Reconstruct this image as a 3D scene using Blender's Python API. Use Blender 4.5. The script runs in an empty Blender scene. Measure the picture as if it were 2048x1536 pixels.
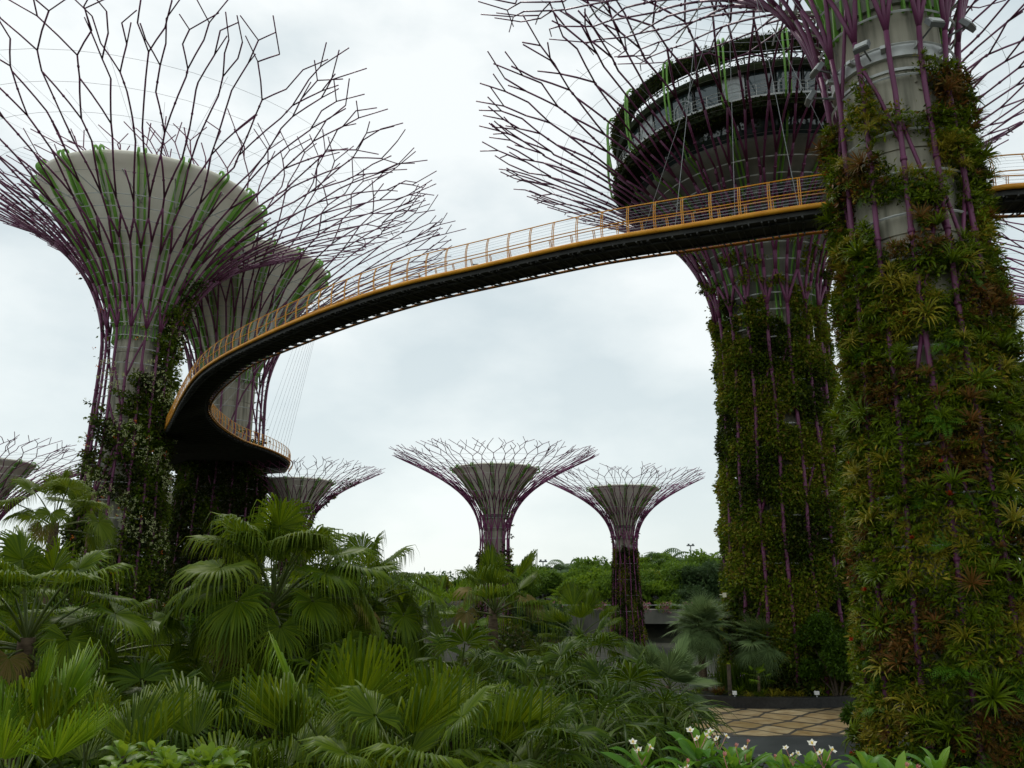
import bpy, math, random
import numpy as np
from mathutils import Vector, Matrix
PI = math.pi
SC = bpy.context.scene
COL = SC.collection

# ------------------------------------------------------------------ camera
PITCH = math.radians(14.05)
cam_d = bpy.data.cameras.new('camera')
cam_d.sensor_width = 36.0
cam_d.lens = 36.0 * 1593.0 / 2048.0
cam_d.clip_start = 0.1
cam_d.clip_end = 4000
cam = bpy.data.objects.new('camera', cam_d)
COL.objects.link(cam)
cam.location = (0, 0, 7.0)
cam.rotation_euler = (PI / 2 + PITCH, 0, 0)
SC.camera = cam

# ------------------------------------------------------------------ sky and sun (bright overcast)
SUN_EL, SUN_AZ = math.radians(58), math.radians(-25)      # azimuth from +Y towards +X
wd = bpy.data.worlds.new('World'); SC.world = wd; wd.use_nodes = True
nt = wd.node_tree; nt.nodes.clear()
N_ = lambda t, kind: t.nodes.new(kind)
out = N_(nt, 'ShaderNodeOutputWorld')
bg1 = N_(nt, 'ShaderNodeBackground'); bg2 = N_(nt, 'ShaderNodeBackground'); addn = N_(nt, 'ShaderNodeAddShader')
sky = N_(nt, 'ShaderNodeTexSky'); sky.sky_type = 'NISHITA'; sky.sun_disc = False
sky.sun_elevation = SUN_EL; sky.sun_rotation = SUN_AZ
bg1.inputs['Strength'].default_value = 0.012
nt.links.new(sky.outputs[0], bg1.inputs['Color'])
tc = N_(nt, 'ShaderNodeTexCoord'); mp = N_(nt, 'ShaderNodeMapping')
mp.inputs['Scale'].default_value = (1.0, 1.0, 2.0); mp.inputs['Location'].default_value = (0.35, 0.9, 0.1)
no = N_(nt, 'ShaderNodeTexNoise'); no.inputs['Scale'].default_value = 2.9; no.inputs['Detail'].default_value = 8
no.inputs['Roughness'].default_value = 0.5
cr = N_(nt, 'ShaderNodeValToRGB')
cr.color_ramp.elements[0].position = 0.36; cr.color_ramp.elements[0].color = (0.55, 0.64, 0.67, 1)
cr.color_ramp.elements[1].position = 0.60; cr.color_ramp.elements[1].color = (0.90, 0.94, 0.93, 1)
e = cr.color_ramp.elements.new(0.48); e.color = (0.71, 0.78, 0.79, 1)
nt.links.new(tc.outputs['Generated'], mp.inputs[0]); nt.links.new(mp.outputs[0], no.inputs['Vector'])
nt.links.new(no.outputs['Fac'], cr.inputs['Fac'])
# overcast sky is a little brighter and whiter near the horizon
sep = N_(nt, 'ShaderNodeSeparateXYZ'); nt.links.new(tc.outputs['Generated'], sep.inputs[0])
mr = N_(nt, 'ShaderNodeMapRange'); mr.inputs[1].default_value = 0.0; mr.inputs[2].default_value = 0.55
mr.inputs[3].default_value = 0.6; mr.inputs[4].default_value = 0.0
nt.links.new(sep.outputs['Z'], mr.inputs[0])
mx = N_(nt, 'ShaderNodeMixRGB'); mx.inputs[2].default_value = (0.85, 0.91, 0.885, 1)
nt.links.new(mr.outputs[0], mx.inputs[0]); nt.links.new(cr.outputs[0], mx.inputs[1])
nt.links.new(mx.outputs[0], bg2.inputs['Color']); bg2.inputs['Strength'].default_value = 1.0
nt.links.new(bg1.outputs[0], addn.inputs[0]); nt.links.new(bg2.outputs[0], addn.inputs[1])
nt.links.new(addn.outputs[0], out.inputs[0])
sd = bpy.data.lights.new('sun', 'SUN'); sd.energy = 1.5; sd.angle = math.radians(11); sd.color = (1.0, 0.96, 0.88)
so = bpy.data.objects.new('sun', sd); COL.objects.link(so)
sdir = Vector((math.sin(SUN_AZ) * math.cos(SUN_EL), math.cos(SUN_AZ) * math.cos(SUN_EL), math.sin(SUN_EL)))
so.rotation_euler = sdir.to_track_quat('Z', 'Y').to_euler(); so.location = (0, 0, 80)
SC.view_settings.view_transform = 'Standard'; SC.view_settings.look = 'None'
SC.view_settings.exposure = 0.0; SC.view_settings.gamma = 1.0
SC.render.engine = 'CYCLES'
SC.cycles.max_bounces = 5; SC.cycles.diffuse_bounces = 3; SC.cycles.transmission_bounces = 3
SC.cycles.transparent_max_bounces = 6; SC.cycles.caustics_reflective = False; SC.cycles.caustics_refractive = False

# ------------------------------------------------------------------ materials
def principled(name, col, rough=0.6, metal=0.0, spec=0.5):
    m = bpy.data.materials.new(name); m.use_nodes = True
    b = m.node_tree.nodes['Principled BSDF']
    b.inputs['Base Color'].default_value = (*col, 1); b.inputs['Roughness'].default_value = rough
    b.inputs['Metallic'].default_value = metal; b.inputs['Specular IOR Level'].default_value = spec
    return m, m.node_tree, b
def noisy(name, c1, c2, scale=3.0, rough=0.7, detail=6, stretch=(1, 1, 1), c3=None, bump=0.0, spec=0.4, metal=0.0):
    m, t, b = principled(name, c1, rough, metal, spec)
    tcn = t.nodes.new('ShaderNodeTexCoord'); mpn = t.nodes.new('ShaderNodeMapping')
    mpn.inputs['Scale'].default_value = stretch
    n = t.nodes.new('ShaderNodeTexNoise'); n.inputs['Scale'].default_value = scale; n.inputs['Detail'].default_value = detail
    r = t.nodes.new('ShaderNodeValToRGB')
    r.color_ramp.elements[0].position = 0.35; r.color_ramp.elements[0].color = (*c1, 1)
    r.color_ramp.elements[1].position = 0.68; r.color_ramp.elements[1].color = (*c2, 1)
    if c3:
        k = r.color_ramp.elements.new(0.52); k.color = (*c3, 1)
    t.links.new(tcn.outputs['Object'], mpn.inputs[0]); t.links.new(mpn.outputs[0], n.inputs['Vector'])
    t.links.new(n.outputs['Fac'], r.inputs['Fac']); t.links.new(r.outputs[0], b.inputs['Base Color'])
    if bump:
        bn = t.nodes.new('ShaderNodeBump'); bn.inputs['Strength'].default_value = bump
        t.links.new(n.outputs['Fac'], bn.inputs['Height']); t.links.new(bn.outputs[0], b.inputs['Normal'])
    return m
def leafmat(name, cols, rough=0.5, trans=0.26, spec=0.12):
    cols = [(c[0], c[1] * 1.04, c[2] * .45) if c[1] > c[0] * 1.1 and c[1] > c[2] * 3.2 else c for c in cols]
    """species colour with per-leaf variation; thin leaves pass some light"""
    m = bpy.data.materials.new(name); m.use_nodes = True; t = m.node_tree
    b = t.nodes['Principled BSDF']; o = t.nodes['Material Output']
    g = t.nodes.new('ShaderNodeNewGeometry'); r = t.nodes.new('ShaderNodeValToRGB')
    el = r.color_ramp.elements
    n = len(cols)
    el[0].position = 0; el[0].color = (*cols[0], 1); el[1].position = 1; el[1].color = (*cols[-1], 1)
    for i in range(1, n - 1):
        k = el.new(i / (n - 1)); k.color = (*cols[i], 1)
    t.links.new(g.outputs['Random Per Island'], r.inputs['Fac'])
    t.links.new(r.outputs[0], b.inputs['Base Color'])
    b.inputs['Roughness'].default_value = rough; b.inputs['Specular IOR Level'].default_value = spec
    tr = t.nodes.new('ShaderNodeBsdfTranslucent'); mxs = t.nodes.new('ShaderNodeMixShader')
    mxs.inputs[0].default_value = trans
    hs = t.nodes.new('ShaderNodeHueSaturation'); hs.inputs['Value'].default_value = 1.9; hs.inputs['Hue'].default_value = 0.485
    t.links.new(r.outputs[0], hs.inputs['Color']); t.links.new(hs.outputs[0], tr.inputs['Color'])
    t.links.new(b.outputs[0], mxs.inputs[1]); t.links.new(tr.outputs[0], mxs.inputs[2])
    t.links.new(mxs.outputs[0], o.inputs['Surface'])
    return m
M = {}
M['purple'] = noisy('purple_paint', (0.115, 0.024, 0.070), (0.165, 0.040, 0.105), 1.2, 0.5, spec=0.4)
M['purple_far'] = noisy('lighter_purple_paint', (0.20, 0.045, 0.13), (0.26, 0.065, 0.17), 1.2, 0.55, spec=0.3)  # lighter purple, used on the far towers
M['green'] = noisy('lime_paint', (0.14, 0.34, 0.04), (0.20, 0.44, 0.07), 1.0, 0.5)
M['concrete'] = noisy('concrete', (0.17, 0.165, 0.125), (0.50, 0.47, 0.37), 2.4, 0.85, stretch=(1, 1, 0.10), c3=(0.37, 0.35, 0.275), bump=0.15)
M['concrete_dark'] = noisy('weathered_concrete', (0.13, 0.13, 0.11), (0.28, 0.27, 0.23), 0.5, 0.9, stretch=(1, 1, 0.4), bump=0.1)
M['bowl'] = noisy('cream_cladding', (0.78, 0.74, 0.62), (0.86, 0.83, 0.72), 0.35, 0.7, stretch=(1, 1, 0.3))
M['steel'] = noisy('galvanised_steel', (0.50, 0.52, 0.50), (0.62, 0.64, 0.62), 3, 0.5, metal=0.1)
M['wire'] = principled('wire', (0.30, 0.31, 0.32), 0.5, 0.5)[0]
M['orange'] = noisy('orange_paint', (0.66, 0.27, 0.015), (0.80, 0.37, 0.03), 1.5, 0.5)
M['orange_d'] = noisy('darker_orange_paint', (0.42, 0.17, 0.02), (0.55, 0.24, 0.03), 1.5, 0.55)  # darker orange for the lower chord
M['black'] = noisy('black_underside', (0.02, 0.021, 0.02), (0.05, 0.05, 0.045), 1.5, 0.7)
M['deckrib'] = noisy('dark_grey_steel', (0.05, 0.05, 0.048), (0.10, 0.10, 0.095), 2, 0.5)
M['glass'] = principled('tinted_glass', (0.05, 0.075, 0.08), 0.06, 0.0, 0.9)[0]
M['glass'].node_tree.nodes['Principled BSDF'].inputs['Metallic'].default_value = 0.15
M['glassp'] = principled('pale_panel', (0.42, 0.46, 0.46), 0.25)[0]
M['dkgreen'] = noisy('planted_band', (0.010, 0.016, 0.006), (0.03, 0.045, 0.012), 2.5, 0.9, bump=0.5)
M['trunk'] = noisy('palm_trunk', (0.05, 0.032, 0.018), (0.14, 0.10, 0.06), 6, 0.95, stretch=(1, 1, 4), bump=0.6)
M['soil'] = noisy('soil', (0.012, 0.014, 0.007), (0.035, 0.035, 0.018), 0.8, 0.95, bump=0.4)
M['grassy'] = noisy('hill_ground', (0.02, 0.035, 0.008), (0.05, 0.08, 0.02), 0.3, 0.95, bump=0.4)
M['creeper'] = leafmat('creeper_leaves', [(0.030, 0.058, 0.008), (0.058, 0.098, 0.012), (0.09, 0.14, 0.018), (0.06, 0.075, 0.018), (0.14, 0.17, 0.025)])
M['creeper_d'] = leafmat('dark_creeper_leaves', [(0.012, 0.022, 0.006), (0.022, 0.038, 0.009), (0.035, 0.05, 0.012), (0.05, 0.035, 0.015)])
M['creeper_y'] = leafmat('olive_creeper_leaves', [(0.055, 0.085, 0.008), (0.11, 0.15, 0.014), (0.085, 0.12, 0.012), (0.19, 0.22, 0.02), (0.14, 0.09, 0.02), (0.27, 0.27, 0.03)])
M['white_fl'] = leafmat('cream_flowers', [(0.34, 0.40, 0.16), (0.52, 0.54, 0.28)], 0.6, 0.2)
M['orange_fl'] = leafmat('orange_flowers', [(0.45, 0.10, 0.02), (0.6, 0.2, 0.03)], 0.6, 0.2)
M['red_fl'] = leafmat('red_flowers', [(0.32, 0.035, 0.012), (0.48, 0.09, 0.02)], 0.6, 0.2)
M['pink_fl'] = leafmat('pink_flowers', [(0.42, 0.20, 0.26), (0.3, 0.08, 0.12)], 0.6, 0.2)
M['brom_y'] = leafmat('yellow_bromeliad', [(0.15, 0.16, 0.013), (0.24, 0.21, 0.016), (0.33, 0.25, 0.02)], 0.45, 0.2)
M['brom_g'] = leafmat('green_bromeliad', [(0.056, 0.092, 0.006), (0.10, 0.145, 0.009), (0.155, 0.20, 0.013)], 0.42, 0.2)
M['brom_r'] = leafmat('bronze_bromeliad', [(0.09, 0.065, 0.012), (0.20, 0.08, 0.018), (0.10, 0.09, 0.012)], 0.5, 0.15)
M['fern'] = leafmat('fern', [(0.05, 0.13, 0.02), (0.09, 0.19, 0.03)], 0.5, 0.3)
M['fan'] = leafmat('fan_palm', [(0.042, 0.078, 0.005), (0.068, 0.112, 0.007), (0.115, 0.160, 0.010)], 0.45, 0.28, 0.13)
M['fan_l'] = leafmat('young_fan_palm', [(0.075, 0.14, 0.010), (0.10, 0.18, 0.014), (0.15, 0.225, 0.02)], 0.4, 0.3)
M['fan_d'] = leafmat('dark_fan_palm', [(0.022, 0.046, 0.005), (0.038, 0.070, 0.006), (0.068, 0.108, 0.009)], 0.45, 0.26, 0.12)
M['fan_o'] = leafmat('olive_fan_palm', [(0.065, 0.100, 0.014), (0.09, 0.13, 0.018), (0.12, 0.155, 0.024)], 0.5, 0.28, 0.12)
M['fan_s'] = leafmat('silver_fan_palm', [(0.085, 0.135, 0.047), (0.115, 0.175, 0.062), (0.15, 0.22, 0.08)], 0.5, 0.15)
M['fan_b'] = leafmat('browning_fan_palm', [(0.11, 0.12, 0.02), (0.16, 0.13, 0.03), (0.20, 0.14, 0.05)], 0.6, 0.2)
M['dead'] = leafmat('dry_fronds', [(0.10, 0.065, 0.03), (0.16, 0.11, 0.05)], 0.8, 0.1)
M['petiole'] = noisy('petiole', (0.06, 0.10, 0.015), (0.12, 0.14, 0.03), 3, 0.5)
M['stem'] = noisy('branch_bark', (0.05, 0.04, 0.03), (0.12, 0.09, 0.06), 5, 0.9)
M['plum'] = leafmat('frangipani_leaves', [(0.05, 0.14, 0.03), (0.09, 0.20, 0.03), (0.24, 0.33, 0.09)], 0.42, 0.3, 0.2)
M['obov'] = leafmat('yellowish_shrub_leaves', [(0.08, 0.15, 0.02), (0.13, 0.21, 0.03), (0.22, 0.28, 0.05)], 0.42, 0.3, 0.2)
M['petal'] = leafmat('white_petals', [(0.75, 0.72, 0.62), (0.8, 0.78, 0.72)], 0.5, 0.2)
M['bud'] = leafmat('pink_buds', [(0.5, 0.18, 0.16), (0.6, 0.35, 0.3)], 0.5, 0.2)
M['petal_y'] = principled('yellow_throat', (0.75, 0.5, 0.06), 0.5)[0]
M['bgA'] = leafmat('distant_leaves', [(0.055, 0.11, 0.025), (0.085, 0.15, 0.035), (0.12, 0.20, 0.05)], 0.6, 0.25)  # all bg leaf colours are lightened to imitate distance haze
M['bgB'] = leafmat('distant_light_leaves', [(0.07, 0.13, 0.02), (0.11, 0.19, 0.03), (0.16, 0.24, 0.04)], 0.6, 0.25)
M['bgC'] = leafmat('distant_dark_leaves', [(0.03, 0.062, 0.022), (0.05, 0.09, 0.03), (0.07, 0.12, 0.04)], 0.6, 0.2)
M['bgY'] = leafmat('distant_golden_leaves', [(0.16, 0.20, 0.02), (0.22, 0.24, 0.03)], 0.6, 0.25)
M['bgP'] = leafmat('distant_palm_fronds', [(0.06, 0.11, 0.04), (0.10, 0.16, 0.06)], 0.6, 0.25)
M['bush'] = leafmat('glossy_bush', [(0.02, 0.048, 0.007), (0.04, 0.082, 0.010), (0.065, 0.12, 0.015)], 0.4, 0.2)
M['cover'] = leafmat('ground_cover', [(0.02, 0.042, 0.006), (0.04, 0.070, 0.009), (0.065, 0.105, 0.013)], 0.5, 0.2)
M['granite'] = noisy('black_granite', (0.012, 0.013, 0.014), (0.03, 0.032, 0.034), 8, 0.28, spec=0.5)
M['road'] = noisy('wet_dark_paving', (0.028, 0.033, 0.035), (0.05, 0.056, 0.058), 0.7, 0.35, spec=0.5)
M['joint'] = noisy('dark_joint', (0.02, 0.017, 0.012), (0.035, 0.03, 0.02), 4, 0.6)
M['lamp'] = principled('floodlight_grey', (0.16, 0.17, 0.17), 0.5)[0]
M['plate'] = principled('pale_plate', (0.6, 0.58, 0.42), 0.5)[0]
M['agap'] = leafmat('lilac_flowers', [(0.45, 0.25, 0.55), (0.6, 0.4, 0.7)], 0.6, 0.2)
M['white'] = principled('white_plastic', (0.8, 0.8, 0.78), 0.4)[0]
M['thatch'] = noisy('thatch', (0.16, 0.14, 0.11), (0.28, 0.25, 0.2), 5, 0.95, stretch=(1, 1, 4))
def stone_mat():
    m = leafmat('tan_stone', [(0.27, 0.20, 0.095), (0.36, 0.27, 0.14), (0.33, 0.26, 0.15), (0.42, 0.34, 0.20)], 0.3, 0.0)
    t = m.node_tree; b = t.nodes['Principled BSDF']; r = b.inputs['Base Color'].links[0].from_socket
    n = t.nodes.new('ShaderNodeTexNoise'); n.inputs['Scale'].default_value = 1.6; n.inputs['Detail'].default_value = 8
    tcn = t.nodes.new('ShaderNodeTexCoord'); t.links.new(tcn.outputs['Object'], n.inputs['Vector'])
    k = t.nodes.new('ShaderNodeMixRGB'); k.blend_type = 'MULTIPLY'; k.inputs[0].default_value = 0.8
    rr = t.nodes.new('ShaderNodeValToRGB'); rr.color_ramp.elements[0].color = (0.58, 0.48, 0.38, 1); rr.color_ramp.elements[0].position = 0.35
    rr.color_ramp.elements[1].position = 0.6
    t.links.new(n.outputs['Fac'], rr.inputs['Fac']); t.links.new(r, k.inputs[1]); t.links.new(rr.outputs[0], k.inputs[2])
    t.links.new(k.outputs[0], b.inputs['Base Color'])
    return m
M['stone'] = stone_mat()

# ------------------------------------------------------------------ object helpers
def tag(o, label=None, cat=None, group=None, kind=None):
    if label: o['label'] = label
    if cat: o['category'] = cat
    if group: o['group'] = group
    if kind: o['kind'] = kind
    return o
def empty(name, loc, label=None, cat=None, group=None, rz=0, s=1):
    o = bpy.data.objects.new(name, None); COL.objects.link(o); o.empty_display_size = 0.3
    o.location = loc; o.rotation_euler = (0, 0, rz); o.scale = (s, s, s)
    return tag(o, label, cat, group)
def link(name, me, parent=None, loc=(0, 0, 0), rz=0, s=1):
    o = bpy.data.objects.new(name, me); COL.objects.link(o); o.parent = parent
    o.location = loc; o.rotation_euler = (0, 0, rz); o.scale = (s, s, s)
    return o
def npmesh(name, V, F, mats, MI=None, smooth=False):
    """V (n,3), F (m,4) all quads"""
    V = np.asarray(V, dtype=np.float32).reshape(-1, 3); F = np.asarray(F, dtype=np.int32).reshape(-1, 4)
    me = bpy.data.meshes.new(name)
    me.vertices.add(len(V)); me.vertices.foreach_set('co', V.ravel())
    me.loops.add(F.size); me.loops.foreach_set('vertex_index', F.ravel())
    me.polygons.add(len(F)); me.polygons.foreach_set('loop_start', np.arange(0, F.size, 4, dtype=np.int32))
    for m in mats: me.materials.append(m)
    if MI is not None: me.polygons.foreach_set('material_index', np.asarray(MI, dtype=np.int32))
    if smooth: me.polygons.foreach_set('use_smooth', np.ones(len(F), dtype=bool))
    me.update(calc_edges=True)
    return me
class MB:
    def __init__(s): s.v = []; s.f = []; s.m = []
    def add(s, v, f, m=0):
        o = len(s.v); s.v.extend([tuple(p) for p in v]); s.f.extend([tuple(i + o for i in q) for q in f]); s.m.extend([m] * len(f))
    def tube(s, pts, r, n=6, m=0, closed=False, caps=True):
        P = [Vector(p) for p in pts]; k = len(P)
        R = r if isinstance(r, (list, tuple)) else [r] * k
        vs = []; prev = None
        for i in range(k):
            if closed: t = (P[(i + 1) % k] - P[i - 1])
            else: t = P[min(i + 1, k - 1)] - P[max(i - 1, 0)]
            if t.length < 1e-9: t = Vector((0, 0, 1))
            t.normalize()
            if prev is None:
                a = Vector((0, 0, 1)) if abs(t.z) < 0.9 else Vector((1, 0, 0))
                u = t.cross(a).normalized()
            else:
                u = prev - t * prev.dot(t)
                u = u.normalized() if u.length > 1e-6 else t.orthogonal().normalized()
            prev = u; w = t.cross(u)
            for j in range(n):
                a = 2 * PI * j / n
                vs.append(P[i] + (u * math.cos(a) + w * math.sin(a)) * R[i])
        fs = []
        for i in range(k if closed else k - 1):
            i2 = (i + 1) % k
            for j in range(n):
                j2 = (j + 1) % n
                fs.append((i * n + j, i * n + j2, i2 * n + j2, i2 * n + j))
        if caps and not closed:
            fs.append(tuple(range(n - 1, -1, -1))); fs.append(tuple(range((k - 1) * n, k * n)))
        s.add(vs, fs, m)
    def box(s, c, d, m=0, rot=None):
        cx, cy, cz = c; x, y, z = d[0] / 2, d[1] / 2, d[2] / 2
        vs = [Vector((a * x, b * y, e * z)) for a in (-1, 1) for b in (-1, 1) for e in (-1, 1)]
        if rot: vs = [rot @ v for v in vs]
        vs = [v + Vector(c) for v in vs]
        s.add(vs, [(0, 1, 3, 2), (4, 6, 7, 5), (0, 4, 5, 1), (2, 3, 7, 6), (0, 2, 6, 4), (1, 5, 7, 3)], m)
    def lathe(s, prof, n=48, m=0, c=(0, 0), a0=0, a1=2 * PI):
        full = abs(a1 - a0 - 2 * PI) < 1e-6; k = n if full else n + 1; vs = []
        for (r, z) in prof:
            for j in range(k):
                a = a0 + (a1 - a0) * j / n
                vs.append((c[0] + r * math.cos(a), c[1] + r * math.sin(a), z))
        fs = []
        for i in range(len(prof) - 1):
            for j in range(n):
                j2 = (j + 1) % k
                fs.append((i * k + j, i * k + j2, (i + 1) * k + j2, (i + 1) * k + j))
        s.add(vs, fs, m)
    def mesh(s, name, mats, smooth=False):
        me = bpy.data.meshes.new(name); me.from_pydata([tuple(v) for v in s.v], [], s.f)
        for mm in mats: me.materials.append(mm)
        me.polygons.foreach_set('material_index', s.m)
        if smooth: me.polygons.foreach_set('use_smooth', [True] * len(s.f))
        me.update(); return me
    def build(s, name, mats, parent=None, smooth=False, loc=(0, 0, 0)):
        if not isinstance(mats, (list, tuple)): mats = [mats]
        return link(name, s.mesh(name, mats, smooth), parent, loc)

# leaf scatter: diamond leaves, folded a little, around points P with outward normals Nn
def leaf_arrays(P, Nn, size, rng, droop=0.5, aspect=0.45, out_=0.6):
    n = len(P)
    D = Nn * out_ + rng.normal(0, 0.75, (n, 3)); D[:, 2] -= droop
    D /= np.linalg.norm(D, axis=1)[:, None] + 1e-9
    W = np.cross(D, rng.normal(0, 1, (n, 3))); W /= np.linalg.norm(W, axis=1)[:, None] + 1e-9
    U = np.cross(W, D)
    s = np.asarray(size).reshape(-1, 1) * np.ones((n, 1))
    V = np.empty((n, 4, 3))
    V[:, 0] = P; V[:, 1] = P + D * s * 0.45 + W * s * aspect * 0.5 + U * s * 0.08
    V[:, 2] = P + D * s; V[:, 3] = P + D * s * 0.45 - W * s * aspect * 0.5 + U * s * 0.08
    F = np.arange(4 * n).reshape(n, 4)
    return V.reshape(-1, 3), F
class Leaves:
    def __init__(s): s.V = []; s.F = []; s.MI = []; s.o = 0
    def add(s, V, F, mi=0):
        s.V.append(V); s.F.append(F + s.o); s.o += len(V)
        s.MI.append(np.full(len(F), mi) if np.isscalar(mi) else mi)
    def mesh(s, name, mats): return npmesh(name, np.concatenate(s.V), np.concatenate(s.F), mats, np.concatenate(s.MI))
def stamp(T, mats4):
    """copy template (V,F,MI) with a list of 4x4 matrices"""
    V, F, MI = T; out_ = Leaves()
    for A in mats4:
        A = np.array(A); out_.add(V @ A[:3, :3].T + A[:3, 3], F, MI)
    return out_

# ------------------------------------------------------------------ terrain
def sm(a, b, x):
    t = min(1, max(0, (x - a) / (b - a))); return t * t * (3 - 2 * t)
def terr(x, y):
    z = 5.1 * (1 - sm(4.5, 21 + 5 * sm(2, -12, x), y))
    z += 4.6 * sm(104, 109, y) + 3.0 * sm(112, 170, y) * sm(-60, 20, x)
    if y > 100: z -= 0
    return z
xs = [-900, -400, -200] + list(np.arange(-120, 121, 3.0)) + [200, 400, 900]
ys = [-80, -40, -20, -10] + list(np.arange(-6, 60, 1.5)) + list(np.arange(60, 100, 4)) + list(np.arange(100, 180, 2.5)) + [250, 400, 800, 1800]
mb = MB(); vs = []
for y in ys:
    for x in xs:
        vs.append((x, y, terr(x, y) - 0.03))
nx = len(xs)
fs = [(j * nx + i, j * nx + i + 1, (j + 1) * nx + i + 1, (j + 1) * nx + i) for j in range(len(ys) - 1) for i in range(nx - 1)]
mb.add(vs, fs); g = mb.build('ground', M['soil'], smooth=True)
tag(g, 'dark planted soil sloping down from the viewpoint', 'ground', kind='structure')

# plaza paving
mb = MB(); mb.add([(1.5, 30, .004), (30, 30, .004), (30, 40.4, .004), (1.5, 40.4, .004)], [(0, 1, 2, 3)])
tag(mb.build('road', M['road']), 'wet dark grey paving in front of the tan plaza', 'paving', kind='structure')
mb = MB(); mb.add([(0, 40.4, .008), (34, 40.4, .008), (34, 52, .008), (0, 52, .008)], [(0, 1, 2, 3)])
tag(mb.build('plaza', M['joint']), 'dark joints between the stone slabs of the plaza', 'paving', kind='structure')
rng = random.Random(5); mb = MB()
def hexgrid():
    m = MB(); W, Hh, e_ = 2.0, 1.30, 0.55
    for row in range(0, 16):
        for c in range(0, 16):
            cx = c * (W + e_) * 1.0 + ((W + e_) / 2 if row % 2 else 0) - 1; cy = 40.9 + row * Hh
            base = [(-W / 2 - e_ / 2 + .31, 0), (-W / 2 + .62, -Hh), (W / 2 - .62, -Hh), (W / 2 + e_ / 2 - .31, 0), (W / 2 - .62, Hh), (-W / 2 + .62, Hh)]
            a = (W + e_) / 2; b = a * 0.5
            base = [(-a * 0.97, 0), (-b * .28, -Hh), (b * .28, -Hh), (a * 0.97, 0), (b * .28, Hh), (-b * .28, Hh)]
            pts = []
            for (x, y) in base:
                X, Y = cx + x, cy + y
                kx, ky = int(round(X * 1.6)), int(round(Y / Hh * 2))
                rr = random.Random(kx * 31 + ky * 1009); X += rr.uniform(-.22, .22); Y += rr.uniform(-.2, .2)
                pts.append((X, Y))
            mx_, my_ = sum(p[0] for p in pts) / 6, sum(p[1] for p in pts) / 6
            pts = [(mx_ + (x - mx_) * .89, my_ + (y - my_) * .74) for x, y in pts]
            if any(y < 40.48 or y > 51.9 or x < 0.1 or x > 33.9 for x, y in pts): 
                pts = [(min(33.9, max(.1, x)), min(51.9, max(40.48, y))) for x, y in pts]
                if max(p[1] for p in pts) - min(p[1] for p in pts) < .1 or max(p[0] for p in pts) - min(p[0] for p in pts) < .1: continue
            m.add([(x, y, .022) for x, y in pts] + [(x, y, .009) for x, y in pts], [(0, 1, 2, 3, 4, 5)] + [(k, k + 6, (k + 1) % 6 + 6, (k + 1) % 6) for k in range(6)])
    return m
tag(hexgrid().build('paving', M['stone']), 'tan irregular stone slabs of the small plaza', 'paving', kind='structure')

# ------------------------------------------------------------------ steel tree towers
class Tree:
    def __init__(s, x, y, rb, rn, zs, zt, rt, rc, zn, Rc, zc, n, tr, seed, far=False, S=6):
        s.__dict__.update(locals()); del s.__dict__['s']
        H = zt - zs; W = rt - rn
        B = [(rn, zs), (rn, zs + .5 * H), (rn + .35 * W, zs + .70 * H), (rt, zt)]
        pts = []
        for i in range(101):
            t = i / 100; c = [(1 - t) ** 3, 3 * t * (1 - t) ** 2, 3 * t * t * (1 - t), t ** 3]
            pts.append((sum(c[k] * B[k][0] for k in range(4)), sum(c[k] * B[k][1] for k in range(4))))
        L = [0]
        for a, b in zip(pts, pts[1:]): L.append(L[-1] + math.hypot(b[0] - a[0], b[1] - a[1]))
        s.pts = pts; s.L = [l / L[-1] for l in L]; s.len = L[-1]
        s.face = math.atan2(-y, -x)          # direction of the viewpoint
    def rz(s, t):
        if t <= 0:
            z = s.zs * (1 + t)               # t=-1 at the ground
            return s.rn + (s.rb - s.rn) * (-t) ** 1.5, z
        if t >= 1:
            (r0, z0), (r1, z1) = s.pts[-2], s.pts[-1]; k = (t - 1) * s.len / math.hypot(r1 - r0, z1 - z0)
            return r1 + (r1 - r0) * k, z1 + (z1 - z0) * k
        for i in range(100):
            if s.L[i + 1] >= t:
                f = (t - s.L[i]) / (s.L[i + 1] - s.L[i]); a, b = s.pts[i], s.pts[i + 1]
                return a[0] + (b[0] - a[0]) * f, a[1] + (b[1] - a[1]) * f
    def p(s, th, t, off=0, zoff=0):
        r, z = s.rz(t); return Vector(((r + off) * math.cos(th), (r + off) * math.sin(th), z + zoff))
    def tz(s, z):                            # parameter from height
        if z <= s.zs: return z / s.zs - 1
        for i in range(100):
            if s.pts[i + 1][1] >= z: return s.L[i]
        return 1

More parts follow.
